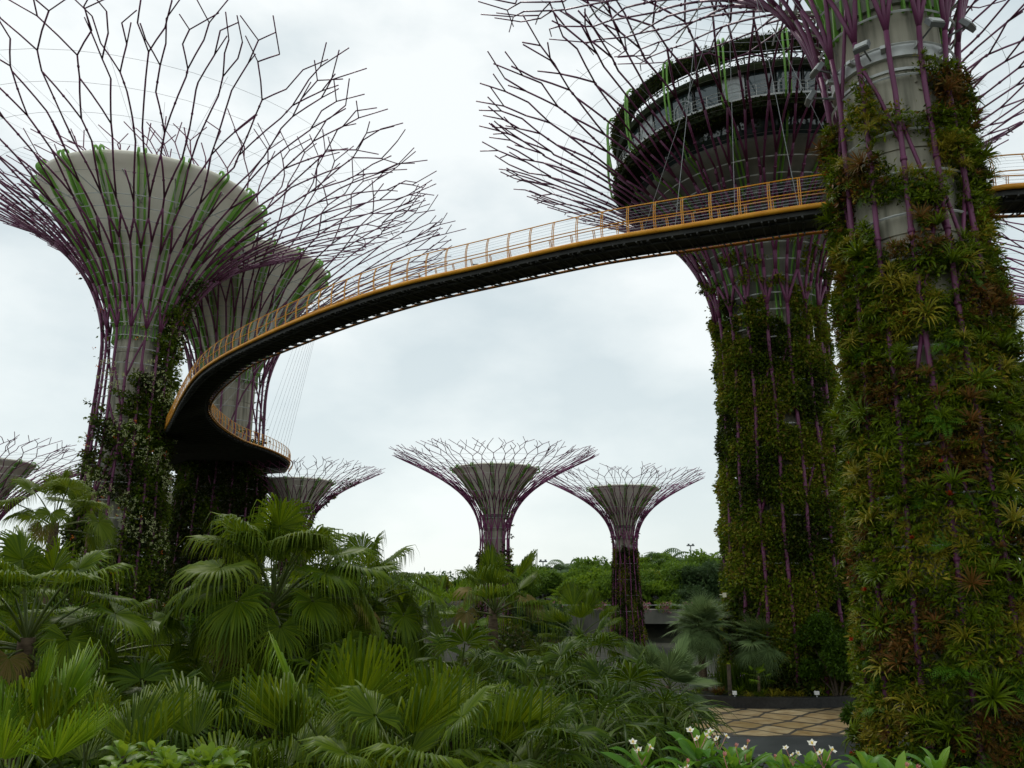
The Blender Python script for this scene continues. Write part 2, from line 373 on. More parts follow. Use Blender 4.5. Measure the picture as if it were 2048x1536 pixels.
def tower(T, label, cutback=0.0):
    R = random.Random(T.seed)
    root = empty('tree_tower', (T.x, T.y, 0), label, 'tree tower', 'purple steel tree towers')
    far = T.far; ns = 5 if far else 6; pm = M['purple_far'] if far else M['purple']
    # concrete core
    mb = MB(); z = 0; prof = []
    while z < T.zn:
        z2 = min(T.zn, z + 3.0)
        prof += [(T.rc, z + .035), (T.rc, z2 - .035), (T.rc - .06, z2 - .035), (T.rc - .06, z2 + .035)]; z = z2
    mb.lathe(prof, 36); mb.build('concrete_core', M['concrete'], root, smooth=False)
    n = T.n; S = T.S; Mm = S * n; dth = 2 * PI / Mm * 2 / 2; dr_ = PI / n   # dth: strand spacing
    lv = [(.30, 'A'), (.41, 'B'), (.46, 'B'), (.60, 'A'), (.655, 'A'), (.79, 'B'), (.83, 'B')]
    join = {}
    for k, (s_, ty) in enumerate(lv):
        for j in range(Mm // 2):
            if k % 2 == 0 and k > 0: join[(k, j)] = join[(k - 1, j)]
            else: join[(k, j)] = 1.0 if (k == 0 or R.random() < .62) else R.uniform(.05, .6)
    def node(k, j):
        s_, ty = lv[k]; base = 2 * PI * (j + .5) / Mm
        if ty == 'A': pair = j // 2; sgn = 1 if j % 2 == 0 else -1
        else: pair = ((j + 1) // 2) % (Mm // 2); sgn = 1 if j % 2 == 1 else -1
        a = join[(k, pair)]; rr = random.Random(T.seed * 1000 + k * 100 + pair * 7)
        js = rr.uniform(-.03, .03)
        if a < 1: js += (0.014 if sgn > 0 else -.014)
        jt = rr.uniform(-.4, .4) * dth / 2 if k > 0 else 0
        return base + sgn * a * dth / 2 + jt, s_ + js, a, sgn
    def curve(a, b, m_=3):
        (t0, s0), (t1, s1) = a, b
        if t1 - t0 > PI: t1 -= 2 * PI
        if t0 - t1 > PI: t1 += 2 * PI
        return [T.p(t0 + (t1 - t0) * i / m_, s0 + (s1 - s0) * i / m_) for i in range(m_ + 1)]
    tr = T.tr
    def rad(s_): return tr * (1 - .54 * min(1, max(0, s_)))
    for i in range(n):
        mb = MB(); th = 2 * PI * (i + .5) / n
        zz = [T.p(th + .02 * math.sin(k * 1.3 + i), -1 + k / 9 * .999 + 0, 0) for k in range(10)]
        zz += [T.p(th, .04), T.p(th, .075)]
        mb.tube(zz, tr, ns + (0 if far else 2))
        if not far:
            for q_ in range(1, 9): mb.tube([zz[q_] - Vector((0, 0, .06)), zz[q_] + Vector((0, 0, .06))], tr * 1.3, 8)
        # diagonal braces on the shaft
        for _ in range(2 if not far else 2):
            za = R.uniform(-.95, -.05); d = R.choice((-1, 1)); sp = R.choice((1, 1, 2)); dz = sp * R.uniform(.16, .24) * 20 / max(12, T.zs)
            pl = []
            for q_ in range(7):
                f = q_ / 6; t_ = za + dz * f; t_ = t_ if t_ < 0 else t_ * .6
                pl.append(T.p(th + d * sp * 2 * dr_ * f, t_, -tr * 1.1 * math.sin(PI * f) - .02))
            mb.tube(pl, tr * .72, ns)
        # first fork: two limbs, each meeting its neighbour or kinking on the way out
        forks = {}
        nl = S // 2
        for h_ in range(nl):
            n0 = node(0, S * i + 2 * h_); rq = random.Random(T.seed * 77 + (i * 5 + (0 if h_ == 0 else 5 if h_ == nl - 1 else 2)) % (5 * n))
            tgt = 2 * PI * (i + h_ / (nl - 1)) / n; mt = th + (tgt - th) * (rq.choice((.97, .97, .6)))
            s1 = .155 + rq.uniform(-.02, .02)
            if nl == 4:      # limb forks once more before it reaches the web
                g_ = h_ // 2; mm = th + (g_ - .5) * dr_ * .9; s0 = .135; s1 = .21 + rq.uniform(-.02, .02)
                if h_ % 2 == 0: mb.tube([T.p(th + (mm - th) * q_ / 3, .075 + (s0 - .075) * q_ / 3) for q_ in range(4)], tr * .92, ns + 1)
                mb.tube([T.p(mm + (mt - mm) * q_ / 3, s0 + (s1 - s0) * q_ / 3) for q_ in range(4)], tr * .88, ns)
            else: mb.tube([T.p(th + (mt - th) * q_ / 3, .075 + (s1 - .075) * q_ / 3) for q_ in range(4)], tr * .92, ns + (0 if far else 1))
            mb.tube(curve((mt, s1), (mt + (n0[0] - mt) * .1, s1 + .05), 2), tr * .88, ns)
            mb.tube(curve((mt + (n0[0] - mt) * .1, s1 + .05), (n0[0], n0[1]), 3), tr * .82, ns)
        for j in range(S * i, S * i + S):
            prev = None
            for k in range(len(lv)):
                t_, s_, a, sg = node(k, j)
                cur = (t_, s_)
                if prev is not None:
                    samerun = (k % 2 == 0)    # straight run inside a joined pair
                    skip = (samerun and a == 1.0 and sg < 0) or (k in (3, 7) and a == 1.0 and sg < 0 and R.random() < .3)
                    if not skip:
                        cv = curve(prev, cur, 2 if far else 3); mb.tube(cv, rad(s_), ns)
                        if not far and R.random() < .6:
                            q_ = cv[1].lerp(cv[2], R.random()); dd_ = (cv[2] - cv[1]).normalized() * .07; mb.tube([q_ - dd_, q_ + dd_], rad(s_) * 1.45, 6)
                    elif not samerun and R.random() < .5:
                        c2 = curve(prev, cur, 4); mb.tube(c2[:3], rad(s_) * .9, ns)
                prev = cur
            # outer twigs: Y forks with kinks
            t_, s_, a, sg = node(len(lv) - 1, j)
            if a == 1.0: dirs = [-sg * 1.0]; st = t_
            else: dirs = [-.35 * sg, .55 * sg] if R.random() < .62 else [-.3 * sg]; st = t_
            for dd in dirs:
                w = dth * R.uniform(.5, 1.5) * dd
                s1 = s_ + R.uniform(.055, .095); A = (st, s_); Bq = (st + w, s1)
                mb.tube(curve(A, Bq, 2), rad(.9), ns)
                s2 = s1 + R.uniform(.035, .07); Cq = (Bq[0] - w * R.uniform(-.4, .7), s2)
                mb.tube(curve(Bq, Cq, 2), rad(.95), ns)
                if R.random() < .85:
                    for sg2 in ((1, -1) if R.random() < .62 else (R.choice((1, -1)),)):
                        s3 = s2 + R.uniform(.03, .085)
                        mb.tube(curve(Cq, (Cq[0] + sg2 * dth * R.uniform(.4, 1.1), s3), 1), rad(1) * .9, ns)
                if R.random() < .5:
                    mb.tube(curve(Bq, (Bq[0] + w * R.uniform(.5, 1.0), s1 + R.uniform(.03, .06)), 1), rad(1) * .9, ns)
        mb.build('lattice_rib', pm, root, smooth=True)
    # hoops
    hs = []
    z = T.zs * .35
    while z < T.zs: hs.append(T.tz(z)); z += 1.5 if not far else 1.8
    s_ = .02
    while s_ < .47: hs.append(s_); s_ += (1.15 if not far else 1.0) / T.len
    for s_ in hs:
        mb = MB(); mb.tube([T.p(2 * PI * k / 48, s_, -tr * 1.3) for k in range(48)], .045 if not far else .03, 4, closed=True)
        mb.build('hoop', M['steel'], root)
    # wire rings and spokes under the crown
    mb = MB()
    for s_ in (.52, .60, .68, .76, .84):
        mb.tube([T.p(2 * PI * k / 48, s_, 0) for k in range(48)], .014 if not far else .012, 3, closed=True)
    for k in range(n * 2):
        a = 2 * PI * k / (2 * n) + .05
        mb.tube([(T.rc * .9 * math.cos(a), T.rc * .9 * math.sin(a), T.zc + .4), T.p(a, .74 + .12 * (k % 2))], .012, 3)
    mb.build('wire_net', M['wire'], root)
    return root

def bowl(T, root, nr=None, expn=1.28):
    R = random.Random(T.seed + 9); far = T.far; nr = nr or (18 if not T.far else 14)
    z0, z1 = T.zn, T.zc; H = z1 - z0
    prof = []
    for i in range(13):
        t = i / 12 * .93; prof.append((T.rc + .02 + (T.Rc - T.rc) * t ** expn, z0 + H * t))
    rr, zz = prof[-1]
    prof += [(T.Rc * .995, z0 + H * .97), (T.Rc, z1 - .12), (T.Rc - .08, z1), (T.Rc - .35, z1), (T.Rc - .6, z1 - .5), (T.rc * 1.5, z1 - 1.4), (.05, z1 - 1.4)]
    mb = MB(); mb.lathe(prof, 64); mb.build('canopy_bowl', M['bowl'], root, smooth=True)
    mb = MB(); mb.lathe([(T.rc + .03, z0 - H * .07), (T.rc + .16, z0 - H * .07), (T.rc + .2, z0), (T.rc + .02, z0)], 36); mb.build('core_collar', M['concrete_dark'], root)
    for k in range(nr):
        a = 2 * PI * (k + .37) / nr; mb = MB()
        ca, sa = math.cos(a), math.sin(a)
        fo = .30 if not far else .13; gap = .27 if not far else .10; th_ = .075 if not far else .03
        path = [(T.rc + .1, z0 - H * .10)] + [(r, z) for r, z in prof[:13]]
        # hook over the rim
        cr_ = .27 if not far else .13
        cx, cz = T.Rc + .06, z1 - .1
        hook = [(cx + cr_ * math.cos(q_), cz + cr_ * 1.2 * math.sin(q_)) for q_ in [x * PI / 8 for x in range(-2, 8)]]
        path += hook
        m_ = len(path)
        for sd_ in (-1, 1):
            vs = []
            for i, (r, z) in enumerate(path):
                a_, b_ = path[max(0, i - 1)], path[min(m_ - 1, i + 1)]
                tx, tz_ = b_[0] - a_[0], b_[1] - a_[1]; l = math.hypot(tx, tz_) or 1
                nx_, nz_ = tz_ / l, -tx / l
                f = fo * (0.55 + .45 * min(1, i / 6)) if i < 13 else fo * (1 - (i - 12) / (m_ - 12) * .8)
                o = .01 if i < 13 else -f * .3
                for q_ in (o, o + f):
                    for w in (-th_, th_):
                        rr_ = r + nx_ * q_; y_ = sd_ * min(gap, r * .075) + (w if r > 3.6 else w * r / 3.6)
                        vs.append((rr_ * ca - y_ * sa, rr_ * sa + y_ * ca, z + nz_ * q_))
            fs = []
            for i in range(m_ - 1):
                b = i * 4; c = b + 4
                fs += [(b, b + 1, c + 1, c), (b + 2, c + 2, c + 3, b + 3), (b, c, c + 2, b + 2), (b + 1, b + 3, c + 3, c + 1)]
            fs += [(0, 2, 3, 1), (4 * m_ - 4, 4 * m_ - 3, 4 * m_ - 1, 4 * m_ - 2)]
            mb.add(vs, fs)
        mb.build('green_rib', M['green'], root)
        # white V struts from the bowl out to the lattice
        if not far:
            zb = z0 + H * .72; rb_ = T.rc + (T.Rc - T.rc) * .72 ** expn
            s_ = T.tz(z0 + H * .80); mb = MB()
            for d in (-.09, .09):
                mb.tube([((rb_ + .4) * ca, (rb_ + .4) * sa, zb), T.p(a + d, s_, -.1)], .05, 5)
            mb.build('strut', M['steel'], root)

TW = {}
TW['N'] = Tree(13.7, 25.4, 3.1, 2.15, 23.0, 41.3, 22.5, 1.78, 27.5, 9.0, 42.0, 14, .088, 11, False, 6)
TW['O'] = Tree(18.7, 55.0, 4.7, 3.75, 23.5, 41.3, 20.5, 2.9, 27.0, 9.0, 35.0, 18, .12, 12, False, 6)
TW['A'] = Tree(-34.2, 70.0, 4.1, 3.0, 26.5, 46.0, 25.3, 2.05, 29.4, 9.9, 42.4, 16, .115, 13, False, 6)
TW['B'] = Tree(-32.9, 90.0, 5.4, 4.2, 27.5, 48.0, 25.0, 2.9, 30.5, 10.3, 43.8, 16, .12, 14, False, 6)
TW['C'] = Tree(-1.7, 80.0, 1.7, 1.45, 11.0, 19.4, 9.9, 1.05, 13.6, 4.35, 18.2, 16, .060, 15, True)
TW['D'] = Tree(13.5, 97.0, 2.1, 1.45, 11.0, 19.4, 9.8, 1.05, 13.7, 4.3, 18.2, 16, .060, 16, True)
TW['E'] = Tree(-25.6, 95.0, 1.9, 1.5, 11.5, 20.1, 9.9, 1.1, 14.0, 4.3, 18.8, 16, .060, 17, True)
TW['F'] = Tree(-47.0, 70.0, 1.9, 1.5, 9.5, 18.2, 10.8, 1.1, 12.5, 4.3, 17.4, 16, .060, 18, True)
TW['G'] = Tree(-54.5, 125.0, 2.2, 1.6, 12.0, 22.0, 11.0, 1.2, 14.0, 4.8, 20.5, 16, .060, 19, True)
TW['H'] = Tree(42.5, 96.0, 2.9, 2.2, 15.0, 28.5, 9.5, 1.8, 19.5, 6.0, 26.0, 16, .10, 20, True)
TW['I'] = Tree(77.0, 84.0, 4.5, 3.2, 26.5, 46.0, 25.0, 2.4, 29.6, 10.0, 43.6, 18, .15, 21, True)
roots = {}
LB = {'N': 'nearest tree tower, its trunk at the right edge thick with bromeliads',
      'O': 'tree tower carrying a round glazed rooftop restaurant behind the walkway',
      'A': 'tall tree tower at left with white-flowered creeper down its trunk',
      'B': 'tall tree tower wrapped by the left end of the orange walkway',
      'C': 'small tree tower standing alone in the centre of the view',
      'D': 'small tree tower right of the central one, in front of the concrete overpass',
      'E': 'small tree tower half hidden behind the walkway end and big fan palm',
      'F': 'small tree tower cut by the left edge of the photo',
      'G': 'faint far tree tower glimpsed in the gap between the two tall left ones',
      'H': 'tree tower glimpsed in the gap between the restaurant tower and the nearest one',
      'I': 'tree tower whose branch tips poke in from the right edge below the walkway'}
for k in TW: roots[k] = tower(TW[k], LB[k])
for k in 'NABCDEFGHI': bowl(TW[k], roots[k])

# N: steel collar and floodlights
T = TW['N']; r0 = roots['N']
mb = MB(); mb.lathe([(1.73, 24.4), (1.95, 24.4), (1.95, 24.9), (1.73, 24.9)], 36)
mb.lathe([(1.73, 23.9), (1.85, 23.9), (1.85, 24.0), (1.73, 24.0)], 36)
for k in range(12):
    a = k * PI / 6; mb.box((2.02 * math.cos(a), 2.02 * math.sin(a), 24.65), (.5, .16, .12), rot=Matrix.Rotation(a, 3, 'Z'))
mb.build('steel_collar', M['steel'], r0)
for al, z in ((-1.25, 24.3), (-.25, 24.6), (.6, 25.0), (1.2, 25.4), (-.95, 24.9)):
    a = T.face + al; R_ = 2.75; mb = MB(); rot = Matrix.Rotation(a, 3, 'Z') @ Matrix.Rotation(-.6, 3, 'Y')
    mb.box((R_ * math.cos(a), R_ * math.sin(a), z), (.16, .5, .42), 0, rot)
    mb.box((R_ * math.cos(a) * 1.02, R_ * math.sin(a) * 1.02, z), (.16, .40, .32), 1, rot)
    mb.tube([(1.9 * math.cos(a), 1.9 * math.sin(a), z - .1), (R_ * math.cos(a), R_ * math.sin(a), z)], .035, 5)
    mb.build('floodlight', [M['lamp'], M['steel']], r0)
mb = MB(); Cw = M['concrete_dark']
# O: bowl, storeys and roof of the restaurant
T = TW['O']; ro = roots['O']
mb = MB()
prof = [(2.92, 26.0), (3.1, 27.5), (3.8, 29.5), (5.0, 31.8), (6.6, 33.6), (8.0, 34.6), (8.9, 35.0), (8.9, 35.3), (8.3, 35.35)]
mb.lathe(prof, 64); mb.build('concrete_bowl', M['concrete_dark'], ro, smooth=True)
mb = MB()
for k in range(14):
    a = 2 * PI * (k + .2) / 14; r_, z_ = 5.95, 32.75
    mb.box((r_ * math.cos(a), r_ * math.sin(a), z_), (.9, .7, .8), rot=Matrix.Rotation(a, 3, 'Z'))
mb.build('opening_shade_block', M['black'], ro)  # solid black blocks stand in for the shade inside the openings
mb = MB(); mb.lathe([(8.35, 35.3), (9.0, 35.9), (9.2, 36.45)], 64); mb.build('lower_glazing', M['glass'], ro)
mb = MB()
for k in range(40):
    a = 2 * PI * k / 40; mb.tube([(8.42 * math.cos(a), 8.42 * math.sin(a), 35.32), (9.26 * math.cos(a), 9.26 * math.sin(a), 36.44)], .04, 4)
mb.build('lower_mullion', M['black'], ro)
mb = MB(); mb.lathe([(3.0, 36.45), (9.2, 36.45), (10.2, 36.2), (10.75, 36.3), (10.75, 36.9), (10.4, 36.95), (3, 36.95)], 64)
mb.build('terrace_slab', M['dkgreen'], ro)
mb = MB(); mb.lathe([(10.3, 36.96), (10.85, 36.96), (10.85, 37.1), (10.3, 37.1)], 64)
for k in range(64):
    a = 2 * PI * k / 64; mb.tube([(10.7 * math.cos(a), 10.7 * math.sin(a), 37.1), (10.7 * math.cos(a), 10.7 * math.sin(a), 37.95)], .025, 4)
for zz in (37.4, 37.7, 37.95): mb.tube([(10.7 * math.cos(2 * PI * k / 64), 10.7 * math.sin(2 * PI * k / 64), zz) for k in range(64)], .022, 4, closed=True)
mb.build('terrace_railing', M['steel'], ro)
for k in range(36):      # window bays, some with pale blinds
    a0 = 2 * PI * k / 36; a1 = 2 * PI * (k + 1) / 36; mb = MB()
    mb.lathe([(9.95, 36.96), (10.12, 39.25)], 2, a0=a0 + .012, a1=a1 - .012)
    w_ = mb.build('window', M['glass'] if random.Random(k * 7).random() < .62 else M['glassp'], ro)
    mb = MB(); mb.tube([(9.98 * math.cos(a0), 9.98 * math.sin(a0), 36.96), (10.16 * math.cos(a0), 10.16 * math.sin(a0), 39.25)], .05, 4)
    am = (a0 + a1) / 2
    if k % 2 == 0:       # arched pale frame behind the glass line
        rr_ = 9.95
        pl = [((rr_ + .006 * 0) * math.cos(am + .07 * math.cos(q_)), rr_ * math.sin(am + .07 * math.cos(q_)), 38.0 + .75 * math.sin(q_)) for q_ in [x * PI / 10 for x in range(11)]]
        pl = [(pl[0][0], pl[0][1], 37.0)] + pl + [(pl[-1][0], pl[-1][1], 37.0)]
        mb.tube([(x * 1.012, y * 1.012, z) for x, y, z in pl], .05, 4, m=1)
    mb.build('window_frame', [M['black'], M['glassp']], w_)
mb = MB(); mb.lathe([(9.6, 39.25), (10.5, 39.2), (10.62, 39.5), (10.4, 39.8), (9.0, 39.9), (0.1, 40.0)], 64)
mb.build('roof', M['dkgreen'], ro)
rg = np.random.default_rng(3)
# planted screen above the roof edge with holes that show sky
mb = MB()
for k in range(72):
    a = 2 * PI * k / 72
    mb.tube([(10.3 * math.cos(a), 10.3 * math.sin(a), 39.4), (10.72 * math.cos(a), 10.72 * math.sin(a), 41.3)], .04, 4)
for z, r_ in ((39.6, 10.33), (40.2, 10.45), (40.8, 10.58), (41.3, 10.72)):
    mb.tube([(r_ * math.cos(2 * PI * k / 72), r_ * math.sin(2 * PI * k / 72), z) for k in range(72)], .06, 4, closed=True)
mb.lathe([(10.3, 40.45), (10.62, 40.45), (10.70, 40.9), (10.88, 41.35), (9.6, 41.6), (9.5, 41.5), (10.35, 41.3)], 64)
mb.build('roof_screen', M['dkgreen'], ro)
Lv = Leaves()
def ringleaves(n, z0, z1, r0_, r1_, size, keep=lambda a, z: a > -1):
    a = rg.uniform(0, 2 * PI, n); z = rg.uniform(z0, z1, n); f = (z - z0) / (z1 - z0); r_ = r0_ + (r1_ - r0_) * f + rg.normal(0, .08, n)
    k = keep(a, z); a, z, r_ = a[k], z[k], r_[k]
    P = np.stack([r_ * np.cos(a), r_ * np.sin(a), z], 1); Nn = np.stack([np.cos(a), np.sin(a), 0 * a], 1)
    Lv.add(*leaf_arrays(P, Nn, rg.uniform(.6, 1.2, len(P)) * size, rg, .6, .5, .4))
def holes(a, z): return (np.sin(a * 41 + np.sin(z * 7) * 2) + np.sin(z * 9 + a * 13) + np.sin(a * 17 - z * 5)) > -0.15
ringleaves(9000, 39.5, 40.7, 10.35, 10.62, .2, holes)
ringleaves(9000, 40.4, 41.1, 10.62, 10.78, .22)
ringleaves(5000, 40.9, 41.55, 10.7, 10.85, .24)
ringleaves(7000, 39.0, 39.7, 9.8, 10.4, .25)
ringleaves(12000, 36.1, 36.9, 10.35, 10.85, .28)
ringleaves(3500, 35.4, 36.3, 9.3, 10.1, .2, holes)
sc_ = link('roof_planting', Lv.mesh('roof_planting', [M['creeper_d']]), ro)
sc_['kind'] = 'stuff'
# green ribs of O
prof2 = [(3.2, 24.2)] + [(r_ + .05, z_) for r_, z_ in prof[1:7]] + [(9.35, 35.9), (9.9, 36.2), (11.0, 37.0), (11.2, 38.5), (11.25, 40.0), (11.2, 41.0)]
for k in range(18):
    a = 2 * PI * (k + .15) / 18; ca, sa = math.cos(a), math.sin(a); mb = MB()
    path = prof2 + [(11.2 + .0 - .45 + .45 * math.cos(q_), 41.0 + .6 * math.sin(q_)) for q_ in [x * PI / 6 for x in range(1, 7)]]
    for sd_ in (-.15, .15):
        pts_ = [((r_ + .18) * ca - sd_ * sa, (r_ + .18) * sa + sd_ * ca, z_) for r_, z_ in path]
        mb.tube(pts_, .075, 4)
    mb.build('green_rib', M['green'], ro)

# ------------------------------------------------------------------ climbing plants on the towers
def climb(T, name, label, n, size, mats, wts, dens, z0, z1, seed, thick=.45, flowers=None, cat='climbing plant', front=False, droop=.5, inset=-.12):
    rg = np.random.default_rng(seed)
    al = rg.uniform(-PI if not front else -1.9, PI if not front else 1.9, n); z = rg.uniform(z0, z1, n)
    # clumpy mask
    c = (np.sin(al * 5.3 + z * 1.7 + seed) + np.sin(al * 9.1 - z * 2.9) * .8 + np.sin(z * 4.3 + al * 3 + 1) * .7 + np.sin(al * 21 + z * 6) * .5) / 3.0
    d = dens(np.degrees(al), z)
    keep = (c * .5 + .5 + rg.normal(0, .10, n)) < d * 1.15 - .05
    al, z, c = al[keep], z[keep], c[keep]
    ts = np.array([T.rz(T.tz(q_))[0] for q_ in np.linspace(z0, z1, 200)])
    bump_ = np.sin(al * 3.1 + z * .8 + seed) * np.sin(z * 1.3 - al * 2) ; r = np.interp(z, np.linspace(z0, z1, 200), ts) + rg.normal(0, thick * .32, len(z)) - c * .3 * thick + bump_ * .35 * thick + inset
    r = np.maximum(r, T.rc + .05)
    th = T.face + al * 1.0          # al>0 is to the right as seen from the viewpoint
    P = np.stack([r * np.cos(th), r * np.sin(th), z], 1); Nn = np.stack([np.cos(th), np.sin(th), 0 * th], 1)
    Lv = Leaves(); n2 = len(P)
    fld = np.sin(al * 2.7 + z * .55 + seed) + np.sin(z * .9 - al * 4.3) * .8 + np.sin(al * 8 + z * 2.3) * .4 + rg.normal(0, .55, n2)
    cut = np.quantile(fld, np.cumsum(wts)[:-1]) if len(mats) > 1 else []
    mi = np.digitize(fld, cut)
    V, F = leaf_arrays(P, Nn, rg.uniform(.55, 1.3, n2) * size, rg, droop, .55, .7); Lv.add(V, F, mi)
    ms = list(mats)
    if flowers:
        for fm, cnt, fs, fd in flowers:
            ms.append(fm); al = rg.uniform(-1.8, 1.8, cnt); z = rg.uniform(z0, z1, cnt)
            cc = np.sin(al * 4 + z * .9 + 2) + np.sin(z * 1.1 + al * 2); k = (cc > .1) & (rg.uniform(0, 1, cnt) < fd(np.degrees(al), z)); al, z = al[k], z[k]
            rr = np.interp(z, np.linspace(z0, z1, 200), ts) + thick * .75 + rg.normal(0, .1, len(z)); th = T.face + al
            P = np.stack([rr * np.cos(th), rr * np.sin(th), z], 1)
            P = np.repeat(P, 6, 0) + rg.normal(0, fs * .5, (len(P) * 6, 3)); Nn = rg.normal(0, 1, P.shape)
            V, F = leaf_arrays(P, Nn, rg.uniform(.6, 1.1, len(P)) * fs, rg, 0, .9, 1); Lv.add(V, F, len(ms) - 1)
    o = link(name, Lv.mesh(name, ms), None, (T.x, T.y, 0))
    return tag(o, label, cat, kind='stuff')
sp = lambda x, a, b: np.clip((x - a) / (b - a), 0, 1)
bell = lambda x, c, w: np.exp(-((x - c) / w) ** 2)
# A: creeper heavy on the right flank, light on the left; climbs into the flare at the right
def dA(a, z):
    d = .82 * sp(a, -35, 5) + .85 * sp(-a, 0, 55) * sp(-z, -20, -13) + .9 * sp(-z, -10, -6)
    d = np.maximum(d, .66 * bell(z, 19, 4.5) * bell(a, -25, 45)); d = np.maximum(d, .34 * sp(a, -60, -30)); d = d * (1 - .85 * bell(a, -12, 20) * bell(z, 12.2, 2.2)); d = d * (1 - .8 * bell(a, -30, 18) * bell(z, 25, 3))
    d = np.where(z > 25, .85 * bell(a, 62, 34) * (a > 5) * sp(-z, -36.5, -30), d)
    return d
climb(TW['A'], 'climbing_vine', 'green vine with cream flower clusters on the left tall trunk', 120000, .34, [M['creeper'], M['creeper_d']], [.6, .4], dA, .0, 35, 31, .9,
      [(M['white_fl'], 4200, .13, lambda a, z: sp(z, 5, 12) * sp(-z, -31, -25) * np.maximum(sp(a, -60, -20), bell(z, 15, 4))), (M['orange_fl'], 170, .16, lambda a, z: .6 + 0 * a)])
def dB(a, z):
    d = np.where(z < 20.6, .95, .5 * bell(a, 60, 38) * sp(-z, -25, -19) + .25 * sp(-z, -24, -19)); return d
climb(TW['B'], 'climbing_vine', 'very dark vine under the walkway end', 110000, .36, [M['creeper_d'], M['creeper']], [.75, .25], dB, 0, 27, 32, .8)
def dO(a, z): return .80 - .62 * sp(z + np.sin(a * .16) * 1.3 + np.sin(a * .41) * .8, 22.8, 26.5) - .35 * bell(a, 12, 10) * bell(z, 17, 3) - .3 * bell(a, -18, 5) * bell(z, 11, 6) - .3 * bell(a, 35, 6) * bell(z, 8, 5)
climb(TW['O'], 'climbing_vine', 'olive green climbers covering the restaurant tower trunk', 270000, .25, [M['creeper_y'], M['creeper'], M['creeper_d']], [.5, .32, .18], dO, 0, 29.5, 33, .5, front=True, inset=-.12)
def dO2(a, z): return .42 * bell(a, -20, 22) + .40 * bell(a, 40, 15) + .3 * bell(a, -65, 12)
climb(TW['O'], 'climbing_vine', 'thin vines reaching above the trunk of the restaurant tower', 26000, .25, [M['creeper_y']], [1], dO2, 23, 33, 34, .4, front=True)
def dC(a, z): return .95 * sp(-z, -10.5, -9.5) + .25 * sp(a, 0, 40)
climb(TW['C'], 'climbing_vine', 'dark climbers on the trunk of the central small tower', 9000, .3, [M['creeper_d'], M['creeper_y']], [.7, .3], dC, 0, 14, 35, .3, inset=.06)
climb(TW['D'], 'climbing_vine', 'reddish brown and green climbers on the trunk by the overpass', 30000, .26, [M['creeper_d'], M['creeper_y']], [.65, .35], lambda a, z: .97 * sp(-z, -11.2, -10.2) + .2, 0, 13, 36, .25, inset=-.15)
climb(TW['E'], 'climbing_vine', 'dark climbers up the underside of the half hidden tower', 15000, .3, [M['creeper_d'], M['creeper']], [.7, .3], lambda a, z: .9 * sp(-z, -15, -10) + .75 * bell(a, 75, 25), 0, 19, 37, .3)
for k_, lb in (('F', 'dark climbers on the tower trunk at the left edge'), ('H', 'climbers on the tower trunk between the two right hand towers')):
    climb(TW[k_], 'climbing_vine', lb, 9000, .34, [M['creeper_d'], M['creeper']], [.6, .4], lambda a, z: .9 + 0 * z, 0, 9 if k_ == 'F' else 14, 38, .3)

# ------------------------------------------------------------------ bromeliads on the nearest tower
def rosette(nl, L, w, seed, up=.9, curl=1.1, flower=False):
    """strap-leaved rosette, axis +Z"""
    R = random.Random(seed); V = []; F = []; MI = []
    for i in range(nl):
        a = i * 2.399 + R.uniform(-.2, .2); e = up * R.uniform(.35, 1.15); l = L * R.uniform(.65, 1.1); ww = w * R.uniform(.8, 1.2)
        ca, sa = math.cos(a), math.sin(a); x = .02; z = 0; base = len(V); k = 5
        for j in range(k + 1):
            t = j / k; wd_ = ww * (.75 + .5 * t if t < .5 else 1.0) * (1 if t < .55 else max(.06, (1 - t) / .45))
            px, py, pz = x * ca, x * sa, z
            fold = wd_ * .25
            V += [(px - sa * wd_ / 2, py + ca * wd_ / 2, pz + fold), (px, py, pz), (px + sa * wd_ / 2, py - ca * wd_ / 2, pz + fold)]
            ee = e - curl * t * t * R.uniform(.9, 1.1); x += l / k * math.cos(ee); z += l / k * math.sin(ee)
        for j in range(k):
            b = base + j * 3; F += [(b, b + 1, b + 4, b + 3), (b + 1, b + 2, b + 5, b + 4)]; MI += [0, 0]
    if flower:
        for i in range(26):
            a = R.uniform(0, 6.28); e = R.uniform(.5, 1.5); l = L * R.uniform(.3, .5); b = len(V); ca, sa = math.cos(a), math.sin(a)
            p0 = Vector((0, 0, L * .25)); d = Vector((ca * math.cos(e), sa * math.cos(e), math.sin(e))); s_ = Vector((-sa, ca, 0)) * .03
            V += [tuple(p0), tuple(p0 + d * l * .5 + s_), tuple(p0 + d * l), tuple(p0 + d * l * .5 - s_)]; F.append((b, b + 1, b + 2, b + 3)); MI.append(1)
    return np.array(V), np.array(F), np.array(MI)
def fernplant(seed):
    R = random.Random(seed); V = []; F = []
    for i in range(9):
        a = R.uniform(0, 6.28); L = R.uniform(.45, .7); e = R.uniform(.5, 1.1); x, z = 0, 0; ca, sa = math.cos(a), math.sin(a)
        for j in range(12):
            t = j / 12; ee = e - 1.5 * t; x += L / 12 * math.cos(ee); z += L / 12 * math.sin(ee); w = .13 * math.sin(PI * min(1, t * .9 + .12))
            for sd_ in (-1, 1):
                b = len(V); c = Vector((x * ca, x * sa, z)); s_ = Vector((-sa, ca, 0)) * sd_; f_ = Vector((ca * math.cos(ee), sa * math.cos(ee), math.sin(ee)))
                V += [tuple(c), tuple(c + s_ * w * .5 + f_ * .03), tuple(c + s_ * w + f_ * .045), tuple(c + s_ * w * .5 + f_ * .002)]; F.append((b, b + 1, b + 2, b + 3))
    return np.array(V), np.array(F), np.zeros(len(F), int)
